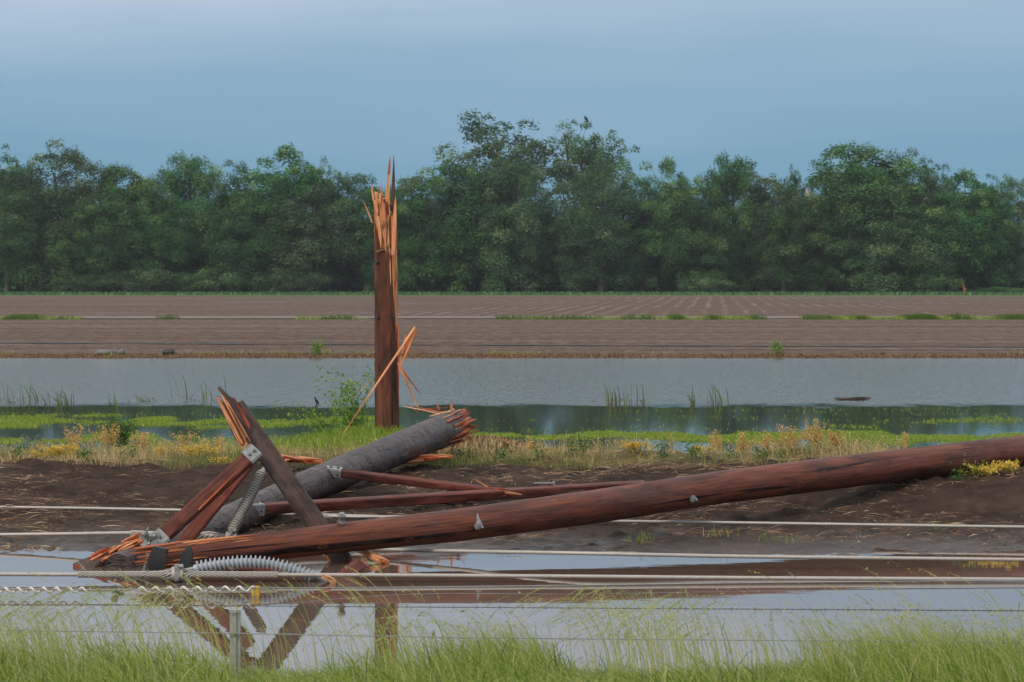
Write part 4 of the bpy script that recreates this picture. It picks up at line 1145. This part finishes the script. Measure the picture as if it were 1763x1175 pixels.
# ------------------------------------------------------------------ the near fence
fe = thing('wire_fence', 'two-strand wire fence with one pale post in the foreground grass', 'fence', (at(405, 1175, 15.5).x, 15.5, .25))
mb = MB(); p = at(405, 1050, 15.5); b_ = Vector((p.x, 15.5, .1))
mb.loft([b_, b_.lerp(p, .5), p.copy()], [(-.027, -.02), (.027, -.02), (.027, .02), (.01, .02), (.008, .03), (-.008, .03), (-.01, .02), (-.027, .02)], [1, 1, 1], ref=(0, -1, 0), noise=.02)
mb.build('post', M['post'], fe)
mb = MB(); stranded(mb, refine(at(-80, 1040.5, 15.46), at(1850, 1052.5, 15.46), .03), .0022, 2, .0020, .06)
for k in range(48):
    c = at(-60 + k * 40, 1040.6 + (k * 40) / 1930 * 12, 15.46)
    for s_ in (-1, 1): mb.tube([c + Vector((-.004, -.004 * s_, -.012 * s_)), c + Vector((.006, .004 * s_, .012 * s_))], .0012, 4)
mb.build('barbed_wire', M['barb'], fe)
mb = MB(); mb.tube(spline([at(-80, 1084, 15.46), at(405, 1091, 15.46), at(900, 1099, 15.46), at(1850, 1107, 15.46)], 20), .0032, 6); mb.build('plain_wire', M['fencewire'], fe)
mb = MB()
for py in (1055, 1091): 
    c = at(405, py, 15.47); mb.tube([c + Vector((-.03, -.005, 0)), c + Vector((0, -.03, .004)), c + Vector((.03, -.005, -.003))], .004, 5)
mb.build('wire_clip', M['galv'], fe)

# ------------------------------------------------------------------ grasses and litter
def clumped(n, x0, x1, y0, y1, fx, fy, thr, seed, pw=1.):
    X = RNG.uniform(x0, x1, n * 4); Y = RNG.uniform(y0, y1, n * 4)
    k = fbm(X * fx, Y * fy, seed, 4); ok = RNG.uniform(0, 1, n * 4) < np.clip((k - thr) * 6, 0, 1) ** pw
    X, Y = X[ok][:n], Y[ok][:n]
    return np.stack([X, Y, ground_np(X, Y)], 1)
L = []
B = clumped(23000, -4.2, 4.2, 12.6, 17.35, .9, .8, .18, 41); n = len(B)
hh = RNG.uniform(.12, .38, n) * np.clip((fbm(B[:, 0] * 1.7, B[:, 1] * .5, 44, 4) - .36) * 4.0 + .48, .42, 1.25)
L.append(blades(B, hh, np.stack([RNG.normal(-.10, .14, n), RNG.normal(0, .08, n)], 1) , RNG.uniform(.003, .0075, n), np.clip(RNG.normal(.44, .26, n), 0, 1), 5, .9))
B = clumped(3600, -4.2, 4.2, 14.2, 17.3, 1.1, .8, .44, 51, .7); n = len(B)
hh = RNG.uniform(.25, .58, n)
L.append(blades(B, hh, np.stack([RNG.normal(-.14, .08, n), RNG.normal(0, .06, n)], 1), RNG.uniform(.003, .006, n), np.clip(RNG.normal(.60, .16, n), 0, 1), 6, .8))
V, Qd, tt = joined(L)
tag(np_mesh('roadside_grass', V, Qd, M['grass'], tt), 'tall green grass along the bottom edge in front of the puddle', 'grass', kind='stuff')
# tall stems bowed to the left by the wind, each ending in a drooping seed head
LQ = []
def bowed(n, h0, h1, seed, dr, thr):
    B = clumped(n, -4.2, 4.2, 14.4, 17.3, 1.1, .8, thr, seed, .7); n = len(B)
    hh = RNG.uniform(h0, h1, n); lx = RNG.normal(-.20, .08, n) * hh / .5; ly = RNG.normal(0, .05, n); tn = np.clip(RNG.normal(.78, .12, n), 0, 1)
    LQ.append(blades(B, hh, np.stack([lx, ly], 1), np.full(n, .0042), tn, 14, dr, 1.6))
    k = 7; T = RNG.uniform(.76, 1.0, (n, k)).ravel(); i = np.repeat(np.arange(n), k)
    P = np.stack([B[i, 0] + lx[i] * T ** 2, B[i, 1] + ly[i] * T ** 2, B[i, 2] + hh[i] * (T - dr * T ** 3 * .45)], 1) + RNG.normal(0, .0045, (n * k, 3))
    P[:, 2] -= RNG.uniform(0, .012, n * k)
    LQ.append(leafcloud(P, RNG.normal(size=(n * k, 3)), RNG.uniform(.010, .022, n * k), np.clip(np.repeat(tn, k) + RNG.normal(.08, .08, n * k), 0, 1), .35))
bowed(1100, .34, .72, 51, .9, .46)
bowed(800, .5, 1.05, 53, 1.35, .48)
bowed(160, .6, .85, 55, .5, .42)
V, Qd, tt = joined(LQ)
tag(np_mesh('seeding_grass', V, Qd, M['grass'], tt), 'tall grass stems with drooping seed heads over the puddle', 'grass', kind='stuff')
# weed strip on the crest
L = []
B = clumped(24000, -9, 9, 34.0, 38.6, .8, .6, .30, 61); n = len(B)
pt = fbm(B[:, 0] * .9, B[:, 1] * .5, 63, 4)
L.append(blades(B, RNG.uniform(.05, .26, n) * (.35 + 1.3 * fbm(B[:, 0] * 1.5, B[:, 1] * .8, 64, 3)), RNG.normal(0, .09, (n, 2)), RNG.uniform(.003, .008, n), np.clip(RNG.normal(.44, .26, n) + (pt - .47) * 2.4, 0, 1), 4, 1.1))
B = clumped(2400, -9, 9, 34.6, 38.3, .9, .5, .44, 67); n = len(B)
L.append(blades(B, RNG.uniform(.14, .36, n), RNG.normal(-.03, .07, (n, 2)), RNG.uniform(.004, .008, n), np.clip(RNG.normal(.78, .14, n), 0, 1), 8, .7, 2.5))
V, Qd, tt = joined(L)
tag(np_mesh('dry_grass', V, Qd, M['dry'], tt), 'strip of straw-coloured grass between mud and pond', 'grass', kind='stuff')
# green mound round the stump and pond grass
L = []
n = 9000; X = RNG.normal(STUMP.x - .3, .95, n); Y = RNG.normal(STUMP.y - .4, 1.2, n); ok = (ground_np(X, Y) > .0)
X, Y = X[ok], Y[ok]; n = len(X); B = np.stack([X, Y, ground_np(X, Y)], 1)
L.append(blades(B, RNG.uniform(.08, .28, n), RNG.normal(0, .07, (n, 2)), RNG.uniform(.006, .011, n), np.clip(RNG.normal(.55, .25, n), 0, 1), 3, .8))
V, Qd, tt = joined(L)
tag(np_mesh('mound_grass', V, Qd, M['lime'], tt), 'bright green grass mounded round the foot of the standing stump', 'grass', kind='stuff')
L = []
def pondgrass(n, y0, y1, thr, fx, fy, seed, h0, h1, x0=-11, x1=11):
    B = clumped(n, x0, x1, y0, y1, fx, fy, thr, seed); B[:, 2] = 0
    k = len(B); return blades(B, RNG.uniform(h0, h1, k), RNG.normal(0, .03, (k, 2)), RNG.uniform(.010, .02, k), np.clip(RNG.normal(.5, .25, k), 0, 1), 2, .3)
def mat_(n, x0, x1, y0, y1, thr, seed):
    X = RNG.uniform(x0, x1, n * 5); Y = RNG.uniform(y0 - 1.5, y1 + 1.5, n * 5)
    mid_ = (y0 + y1) / 2 + (fbm(X * .6, X * 0 + seed, seed, 5) - .47) * 4.0
    e = 1 - np.abs(Y - mid_) / ((y1 - y0) * (.25 + .7 * fbm(X * .5, X * 0 + seed + 3, seed, 3)))
    k = fbm(X * 1.5, Y * .8, seed, 5)
    ok = RNG.uniform(0, 1, n * 5) < np.clip(e * 1.1 + (k - .5) * 7, 0, 1) * (e > -.5)
    X, Y = X[ok][:n], Y[ok][:n]; k = len(X); B = np.stack([X, Y, np.zeros(k)], 1)
    return blades(B, RNG.uniform(.012, .05, k), RNG.normal(0, .03, (k, 2)), RNG.uniform(.008, .018, k), np.clip(RNG.normal(.6, .22, k), 0, 1), 2, .5)
L.append(mat_(16000, -12, -2.2, 51.6, 55.0, .36, 71))
L.append(mat_(12000, -12, -5.5, 45.5, 48.6, .36, 72))
L.append(mat_(5000, -6, -1.5, 43.5, 47.0, .44, 73))
L.append(mat_(26000, -1.0, 12, 46.9, 48.6, .32, 74))
L.append(mat_(8000, 4.0, 12, 44.5, 47.5, .42, 76))
L.append(mat_(1500, 5.5, 12, 52, 54, .46, 77))
L.append(pondgrass(2600, 45, 60, .44, .25, .6, 83, .015, .045))
V, Qd, tt = joined(L)
tag(np_mesh('pond_grass', V, Qd, M['lime'], tt), 'lime-green grass shoots standing in the shallow near side of the pond', 'grass', kind='stuff')
# straw litter on mud
n = 13000
B = clumped(n, -7.5, 7.5, 26.8, 36.5, 1.3, .9, .40, 91); n = len(B)
ang = RNG.uniform(-.5, .5, n) + (RNG.uniform(0, 1, n) < .25) * RNG.uniform(0, 3, n); Ls = .02 + .26 * RNG.uniform(0, 1, n) ** 2.6
dv = np.stack([np.cos(ang) * Ls, np.sin(ang) * Ls, RNG.normal(.0, .12, n) * Ls], 1)
B[:, 2] += RNG.uniform(.006, .03, n)
up = np.tile(np.array([0, 0, 1.]), (n, 1)) * (RNG.uniform(.004, .010, n))[:, None]
sd = np.stack([-np.sin(ang), np.cos(ang), np.zeros(n)], 1) * RNG.uniform(.002, .007, n)[:, None]
V = np.stack([B - sd, B + dv * .5 + up * 1.5 - sd, B + dv, B + dv * .5 + up * 2 + sd, ], 1).reshape(-1, 3)
tag(np_mesh('straw_litter', V, np.arange(4 * n).reshape(n, 4), M['straw'], np.repeat(np.clip(RNG.normal(.38, .26, n), 0, 1), 4)), 'scattered corn straw lying on the dark mud', 'straw litter', kind='stuff')
# litter mound by the pond
n = 3500; X = RNG.normal(MULCH.x, .5, n); Y = RNG.normal(MULCH.y, .8, n); P = np.stack([X, Y, ground_np(X, Y) + RNG.uniform(.0, .05, n)], 1)
V, Qd, tt = leafcloud(P, RNG.normal(size=(n, 3)) + np.array([0, 0, .6]), RNG.uniform(.03, .09, n), np.clip(RNG.normal(.5, .25, n), 0, 1), .5)
tag(np_mesh('debris_mound', V, Qd, M['brownlitter'], tt), 'mound of brown washed-up plant litter right of the shattered pole end', 'plant litter', kind='stuff')
# far bank litter, lane-side grass, verge grass
L = []
n = 4200; X = RNG.uniform(-24, 24, n); Y = RNG.uniform(105.6, 107.6, n); P = np.stack([X, Y, ground_np(X, Y) + RNG.uniform(-.02, .05, n)], 1)
V, Qd, tt = leafcloud(P, RNG.normal(size=(n, 3)), RNG.uniform(.04, .14, n), np.clip(RNG.normal(.5, .3, n), 0, 1), .5)
tag(np_mesh('bank_litter', V, Qd, M['brownlitter'], tt), 'red-brown litter line along the far edge of the pond', 'plant litter', kind='stuff')
B = clumped(900, -22, 22, 106.3, 108.5, .35, .5, .50, 95); n = len(B)
V, Qd, tt = blades(B, RNG.uniform(.05, .30, n) * RNG.uniform(.3, 1, n), RNG.normal(0, .12, (n, 2)), RNG.uniform(.015, .035, n), np.clip(RNG.normal(.5, .25, n), 0, 1), 3, .5)
tag(np_mesh('bank_grass', V, Qd, M['grass'], tt), 'sparse green grass tufts on the far bank of the pond', 'grass', kind='stuff')
L = []
X = RNG.uniform(-40, 40, 60000); k = fbm(X * .16, X * 0 + 2, 97, 4)
dens = np.where(X > 10.5, np.clip((k - .28) * 4, 0, 1), np.where((X < -31) | ((X > -24) & (X < -18)), np.clip((k - .40) * 3, 0, .35), np.clip((k - .52) * 4, 0, .12)))
ok = RNG.uniform(0, 1, len(X)) < dens; n = int(ok.sum()); X = X[ok]; Y = RNG.uniform(193.0, 197.3, n)
B = np.stack([X, Y, ground_np(X, Y)], 1); kk = vnoise(X * .9, X * 0, 99)
V, Qd, tt = blades(B, RNG.uniform(.06, .50, n) * (.2 + kk), RNG.normal(0, .08, (n, 2)), RNG.uniform(.04, .09, n), np.clip(RNG.normal(.42, .18, n) - .9 * np.clip((kk - .45) * 3, 0, .6), 0, 1), 3, .5)
tag(np_mesh('lane_grass', V, Qd, M['grass'], tt), 'green grass tufts along the gravel lane across the field', 'grass', kind='stuff')
n = 16000; X = RNG.uniform(-100, 100, n); Y = RNG.uniform(446, 492, n); B = np.stack([X, Y, ground_np(X, Y)], 1)
V, Qd, tt = blades(B, RNG.uniform(.2, .7, n), RNG.normal(0, .2, (n, 2)), RNG.uniform(.15, .3, n), np.clip(RNG.normal(.45, .25, n) - .3 * (Y > 470), 0, 1), 2, .5)
tag(np_mesh('verge_grass', V, Qd, M['leaf'], tt), 'rough green verge at the foot of the far trees', 'grass', kind='stuff')

# ------------------------------------------------------------------ single plants
def stems_plant(name, label, cat, px, py, d, n, h, spread, leafmat, size, per, group=None, tint=.5, stemmat='reed', vert=.4, aspect=.5, lean=0.):
    z = gz(at(px, py, d).x, d)
    c = at(px, py, d); c.z = max(z, 0)
    r = thing(name, label, cat, c, group)
    B = np.stack([RNG.normal(0, spread * .35, n), RNG.normal(0, spread * .35, n), np.zeros(n)], 1)
    ln = np.stack([RNG.normal(lean, spread * .7, n), RNG.normal(0, spread * .5, n)], 1); hs = h * RNG.uniform(.55, 1, n)
    V, Qd, tt = blades(B, hs, ln, np.full(n, .010), np.clip(RNG.normal(.5, .2, n), 0, 1), 4, .1)
    np_mesh('stems', V, Qd, M[stemmat], tt, r)
    T = RNG.uniform(vert, 1.02, (n, per)); i = np.repeat(np.arange(n), per); T = T.ravel()
    P = np.stack([B[i, 0] + ln[i, 0] * T ** 2, B[i, 1] + ln[i, 1] * T ** 2, hs[i] * T], 1) + RNG.normal(0, size * (.75 if leafmat == 'seedhead' else .6), (n * per, 3))
    V, Qd, tt = leafcloud(P, RNG.normal(size=(n * per, 3)) + np.array([0, -.2, .6]), RNG.uniform(.6, 1.2, n * per) * size, np.clip(RNG.normal(tint, .25, n * per), 0, 1), aspect)
    np_mesh({'flower': 'flowers', 'seedhead': 'seed_heads'}.get(leafmat, 'leaves'), V, Qd, M[leafmat], tt, r)
    return r
stems_plant('bush', 'bright green leafy bush growing just left of the standing broken pole', 'bush', 607, 750, 42.4, 26, 1.02, .34, 'shrubleaf', .062, 38, vert=.12, tint=.6, lean=-.08)
stems_plant('bush', 'low arching green branches on the left of the bush by the pole', 'bush', 572, 752, 42.0, 16, .55, .34, 'shrubleaf', .055, 26, vert=.2, lean=-.3, tint=.6)
stems_plant('bush', 'small round dark green bush standing alone in the flooded shallows', 'bush', 205, 757, 45.0, 60, .46, .22, 'corn', .05, 34, vert=.05, tint=.85)
for px, lb in [(547, 'small yellow-green bush on the far pond bank left of the stump'), (1338, 'small upright green bush on the far pond bank at right')]:
    stems_plant('bush', lb, 'bush', px, 612, 107.5, 14, .55, .22, 'shrubleaf', .10, 14, vert=.1)
FG = 'yellow flower clumps in the weed strip'
for px, py, d, n, h, sp, lb in [
    (100, 803, 35.0, 34, .20, .20, 'widest yellow flower clump at the far left'), (60, 812, 34.5, 8, .12, .1, 'small low yellow clump at the left end of the weeds'),
    (345, 805, 35.2, 24, .20, .22, 'yellow flower clump left of the dark crossarm'), (385, 812, 34.4, 10, .10, .12, 'low yellow patch at the mud edge beside the crossarm top'),
    (270, 800, 35.4, 9, .17, .12, 'sparse yellow clump midway between left edge and crossarm'), (1093, 795, 35.6, 22, .16, .14, 'yellow clump in front of the pond right of the mulch mound'),
    (1205, 792, 35.8, 12, .15, .12, 'pale yellow clump left of the tall orange weeds'), (1690, 812, 30.9, 26, .15, .18, 'yellow clump against the right end of the red pole'),
    (1745, 812, 31.0, 16, .14, .12, 'yellow clump at the right edge beneath the red pole')]:
    stems_plant('wildflower', lb, 'flowers', px, py, d, n, h, sp, 'flower', .024, 40, FG, vert=.6, stemmat='dry', aspect=.8)
WGp = 'tall tan seeding weeds'
for px, py, d, n, h, sp, lb in [
    (135, 800, 36.0, 9, .34, .12, 'tan weed stalks right of the widest yellow clump'), (190, 800, 36, 14, .36, .16, 'pale tan weed stalks in front of the lone round bush'),
    (245, 802, 35.8, 9, .32, .1, 'short tan stalks right of the lone round bush'), (320, 800, 35.8, 7, .30, .1, 'two-toned tan stalks between yellow clumps at left'),
    (375, 798, 36, 7, .34, .1, 'thin tan stalks left of the crossarm top'), (920, 795, 36.5, 8, .28, .12, 'tan stalks just right of the mulch mound'),
    (1232, 790, 36.2, 8, .32, .06, 'narrow tan stalk cluster left of the orange weed group'), (1278, 788, 36.0, 10, .36, .10, 'orange-tan stalks at the left of the tall weed group'),
    (1318, 786, 36.0, 14, .38, .12, 'orange-tan stalks second in the tall weed group'), (1362, 784, 36.0, 18, .42, .14, 'tallest orange-tan stalks in the tall weed group'),
    (1405, 784, 36.0, 18, .40, .14, 'orange-tan stalks fourth in the tall weed group'), (1440, 786, 35.9, 12, .30, .08, 'orange-tan stalks ending the tall weed group at right'),
    (1560, 778, 37.0, 4, .26, .05, 'few tan stalks behind the red pole at right')]:
    stems_plant('seeding_weed', lb, 'weed', px, py, d, n, h, sp, 'seedhead', .024, 60, WGp, vert=.42, stemmat='dry', aspect=.6, lean=-.04)
CG = 'small dark green weeds at the mud edge'
for px, py, d, lb in [(30, 812, 34.6, 'at the far left'), (150, 812, 34.5, 'below the widest yellow clump'), (225, 808, 34.9, 'below the lone round bush'), (800, 800, 35.2, 'below the litter mound'), (745, 800, 35.1, 'under the shattered pole end'),
                  (860, 806, 34.9, 'right of the litter mound'), (930, 806, 34.9, 'below the tan stalks right of the litter mound'), (985, 800, 35.3, 'midway across the strip'), (1003, 798, 35.5, 'right of the middle of the strip'), (1140, 800, 35.2, 'right of the yellow clump by the pond'),
                  (1192, 804, 35.0, 'below the pale yellow clump'), (1260, 800, 35.2, 'left of the tall orange weeds'), (1310, 797, 35.4, 'under the tall orange weeds'), (1647, 812, 30.6, 'in front of the red pole near its right end'), (1690, 806, 30.9, 'poking up before the red pole beside yellow flowers')]:
    stems_plant('weed', 'dark green leafy weed ' + lb, 'weed', px, py, d, 5, random.uniform(.15, .24), .07, 'corn', .06, 12, CG, vert=.15, tint=.6, aspect=.35, stemmat='corn')
RG = 'reed clumps standing in the pond'
def reeds(px, py, n, hpx, label, lean=.12, spread=.18):
    c = atz(px, py, 0); d = c.y; s = F_PX / d
    r = thing('reed_clump', label, 'reeds', c, RG)
    B = np.stack([RNG.normal(0, spread, n), RNG.normal(0, spread, n), np.full(n, -.02)], 1)
    V, Qd, tt = blades(B, 1.12 * hpx / s * RNG.uniform(.55, 1.1, n), np.stack([RNG.normal(-1.6 * lean, lean * 1.0, n), RNG.normal(0, .08, n)], 1), RNG.uniform(.015, .03, n), np.clip(RNG.normal(.5, .2, n), 0, 1), 6, .5)
    np_mesh('blades', V, Qd, M['reed'], tt, r)
    k = 30; P = np.stack([RNG.normal(0, spread * .7, k), RNG.normal(0, spread, k), RNG.uniform(0, .12, k)], 1)
    V, Qd, tt = leafcloud(P, RNG.normal(size=(k, 3)), RNG.uniform(.02, .06, k), np.clip(RNG.normal(.3, .2, k), 0, 1), .4); np_mesh('dead_leaves', V, Qd, M['brownlitter'], tt, r)
for a in [(12, 695, 10, 55, 'leftmost reed clump in the pond, tall and thin'), (38, 695, 8, 58, 'second reed clump from the left, bent blades'), (58, 693, 7, 45, 'third reed clump from the left, beside the spreading clump'),
          (105, 697, 22, 36, 'low spreading reed clump right of the tall left reeds'), (198, 703, 7, 36, 'thin reed pair above the lone round bush', .02, .1), (255, 692, 12, 16, 'low flattened reeds left of the crossarm'),
          (325, 690, 4, 58, 'single tall reed left of the crossarm top'), (374, 692, 5, 60, 'tall reeds right behind the crossarm top'),
          (1050, 697, 6, 46, 'dark reed clump, left of the three right of the pole', .03, .06), (1075, 697, 10, 44, 'reed clump with dead brown base right of the dark clump', .02, .14), (1105, 699, 4, 44, 'lone slim reed between the two reed groups', .02, .05),
          (1192, 697, 9, 42, 'left-leaning reed clump with brown base in the right half', .14, .06), (1231, 697, 12, 48, 'tallest reed clump in the right half of the pond', .10, .12)]:
    reeds(*a)
# grass tufts growing out of the mud
TGp = 'grass tufts on the mud'
for px, py, n, hp, lb in [(1098, 936, 26, 26, 'bigger grass tuft on the mud below the red pole'), (1237, 934, 18, 24, 'grass tuft on the mud right of the bigger tuft'), (1320, 918, 14, 22, 'grass tuft at the far conductor right of middle'),
                      (1355, 932, 12, 18, 'grass tuft by the shore in the right half'), (1610, 912, 14, 20, 'green weed tuft against the far conductor at right'), (70, 910, 26, 14, 'low green weed patch on the mud at left'), (1180, 905, 12, 18, 'grass tuft against the far conductor below the red pole'), (205, 905, 8, 14, 'small grass tuft beside the left conductors')]:
    for _ in range(1):
        d = 28.0 if py < 915 else 27.2
        c = at(px, py, d); c.z = gz(c.x, d)
        B = np.stack([RNG.normal(c.x, .08, n), RNG.normal(d, .08, n), np.full(n, c.z - .01)], 1)
        V, Qd, tt = blades(B, hp / (F_PX / d) * RNG.uniform(.5, 1.2, n), RNG.normal(0, .05, (n, 2)), RNG.uniform(.004, .009, n), np.clip(RNG.normal(.45, .2, n), 0, 1), 4, .5)
        tag(np_mesh('grass_tuft', V, Qd, M['grass'], tt), lb, 'grass', TGp)

# ------------------------------------------------------------------ small odds and ends
c = at(75, 784, 35.8)
mb = MB(); mb.tube([c + Vector((-.05, 0, .0)), c + Vector((-.03, 0, .03)), c + Vector((.04, 0, .03)), c + Vector((.10, .02, -.02))], [.02, .035, .035, .03], 12); tag(mb.build('pipe_end', M['black']), 'short black pipe end in the weeds at the far left', 'pipe')
for px, wd, mk, lb in [(185, 1.0, 'rock', 'long grey driftwood log on the far pond bank at left'), (207, .35, 'rock', 'pale grey rounded rock on the far bank beside the driftwood'), (290, .5, 'black', 'dark rock on the far pond bank left of the crossarm')]:
    c = at(px, 614, 107.4); c.z = gz(c.x, 107.4)
    mb = MB()
    mb.loft([c + Vector((-wd / 2, 0, .03)), c + Vector((-wd * .3, 0, .08)), c + Vector((0, 0, .08)), c + Vector((wd * .3, 0, .10)), c + Vector((wd / 2, 0, .04))], [(math.cos(a), math.sin(a)) for a in np.linspace(0, 6.283, 11)[:-1]], [.03, .10, .11, .12, .03], noise=.12)
    tag(mb.build('driftwood' if wd >= 1 else 'rock', M[mk]), lb, 'driftwood' if wd >= 1 else 'rock')
c = atz(1465, 689, 0)
mb = MB()
for k in range(16): mb.splinter(c + Vector((random.uniform(-.45, 0), random.uniform(-.3, .3), random.uniform(0, .04))), c + Vector((random.uniform(0, .5), random.uniform(-.3, .3), random.uniform(.02, .08))), .05, .03)
tag(mb.build('driftwood', M['bark']), 'low raft of floating sticks in the right half of the pond', 'driftwood')
c = atz(545, 697, 0)
mb = MB()
mb.tube([c + Vector((0, 0, -.03)), c + Vector((0, 0, .05))], .012, 6)
mb.loft([c + Vector((.05, 0, .01)), c + Vector((.02, 0, .05)), c + Vector((-.01, 0, .09)), c + Vector((-.025, 0, .13)), c + Vector((-.03, 0, .15)), c + Vector((-.06, 0, .15))], [(math.cos(a), math.sin(a)) for a in np.linspace(0, 6.283, 9)[:-1]], [.010, .026, .03, .02, .018, .003])
tag(mb.build('bird', M['feather']), 'tiny dark bird on a stub in the water left of the green bush', 'bird')

# ------------------------------------------------------------------ air
mb = MB(); x, y0, y1, z0, z1 = 460, -70, 930, -1.6, 45
mb.add([(-x, y0, z0), (x, y0, z0), (x, y1, z0), (-x, y1, z0), (-x, y0, z1), (x, y0, z1), (x, y1, z1), (-x, y1, z1)],
       [(0, 3, 2, 1), (4, 5, 6, 7), (0, 1, 5, 4), (1, 2, 6, 5), (2, 3, 7, 6), (3, 0, 4, 7)])
hm = bpy.data.materials.new('haze_air'); hm.use_nodes = True; hm.node_tree.nodes.clear()
ho = hm.node_tree.nodes.new('ShaderNodeOutputMaterial'); hv = hm.node_tree.nodes.new('ShaderNodeVolumePrincipled')
hv.inputs['Color'].default_value = (.80, .90, 1.0, 1); hv.inputs['Density'].default_value = 0.00009
hm.node_tree.links.new(hv.outputs[0], ho.inputs['Volume'])
tag(mb.build('haze', hm, smooth=False), kind='stuff')
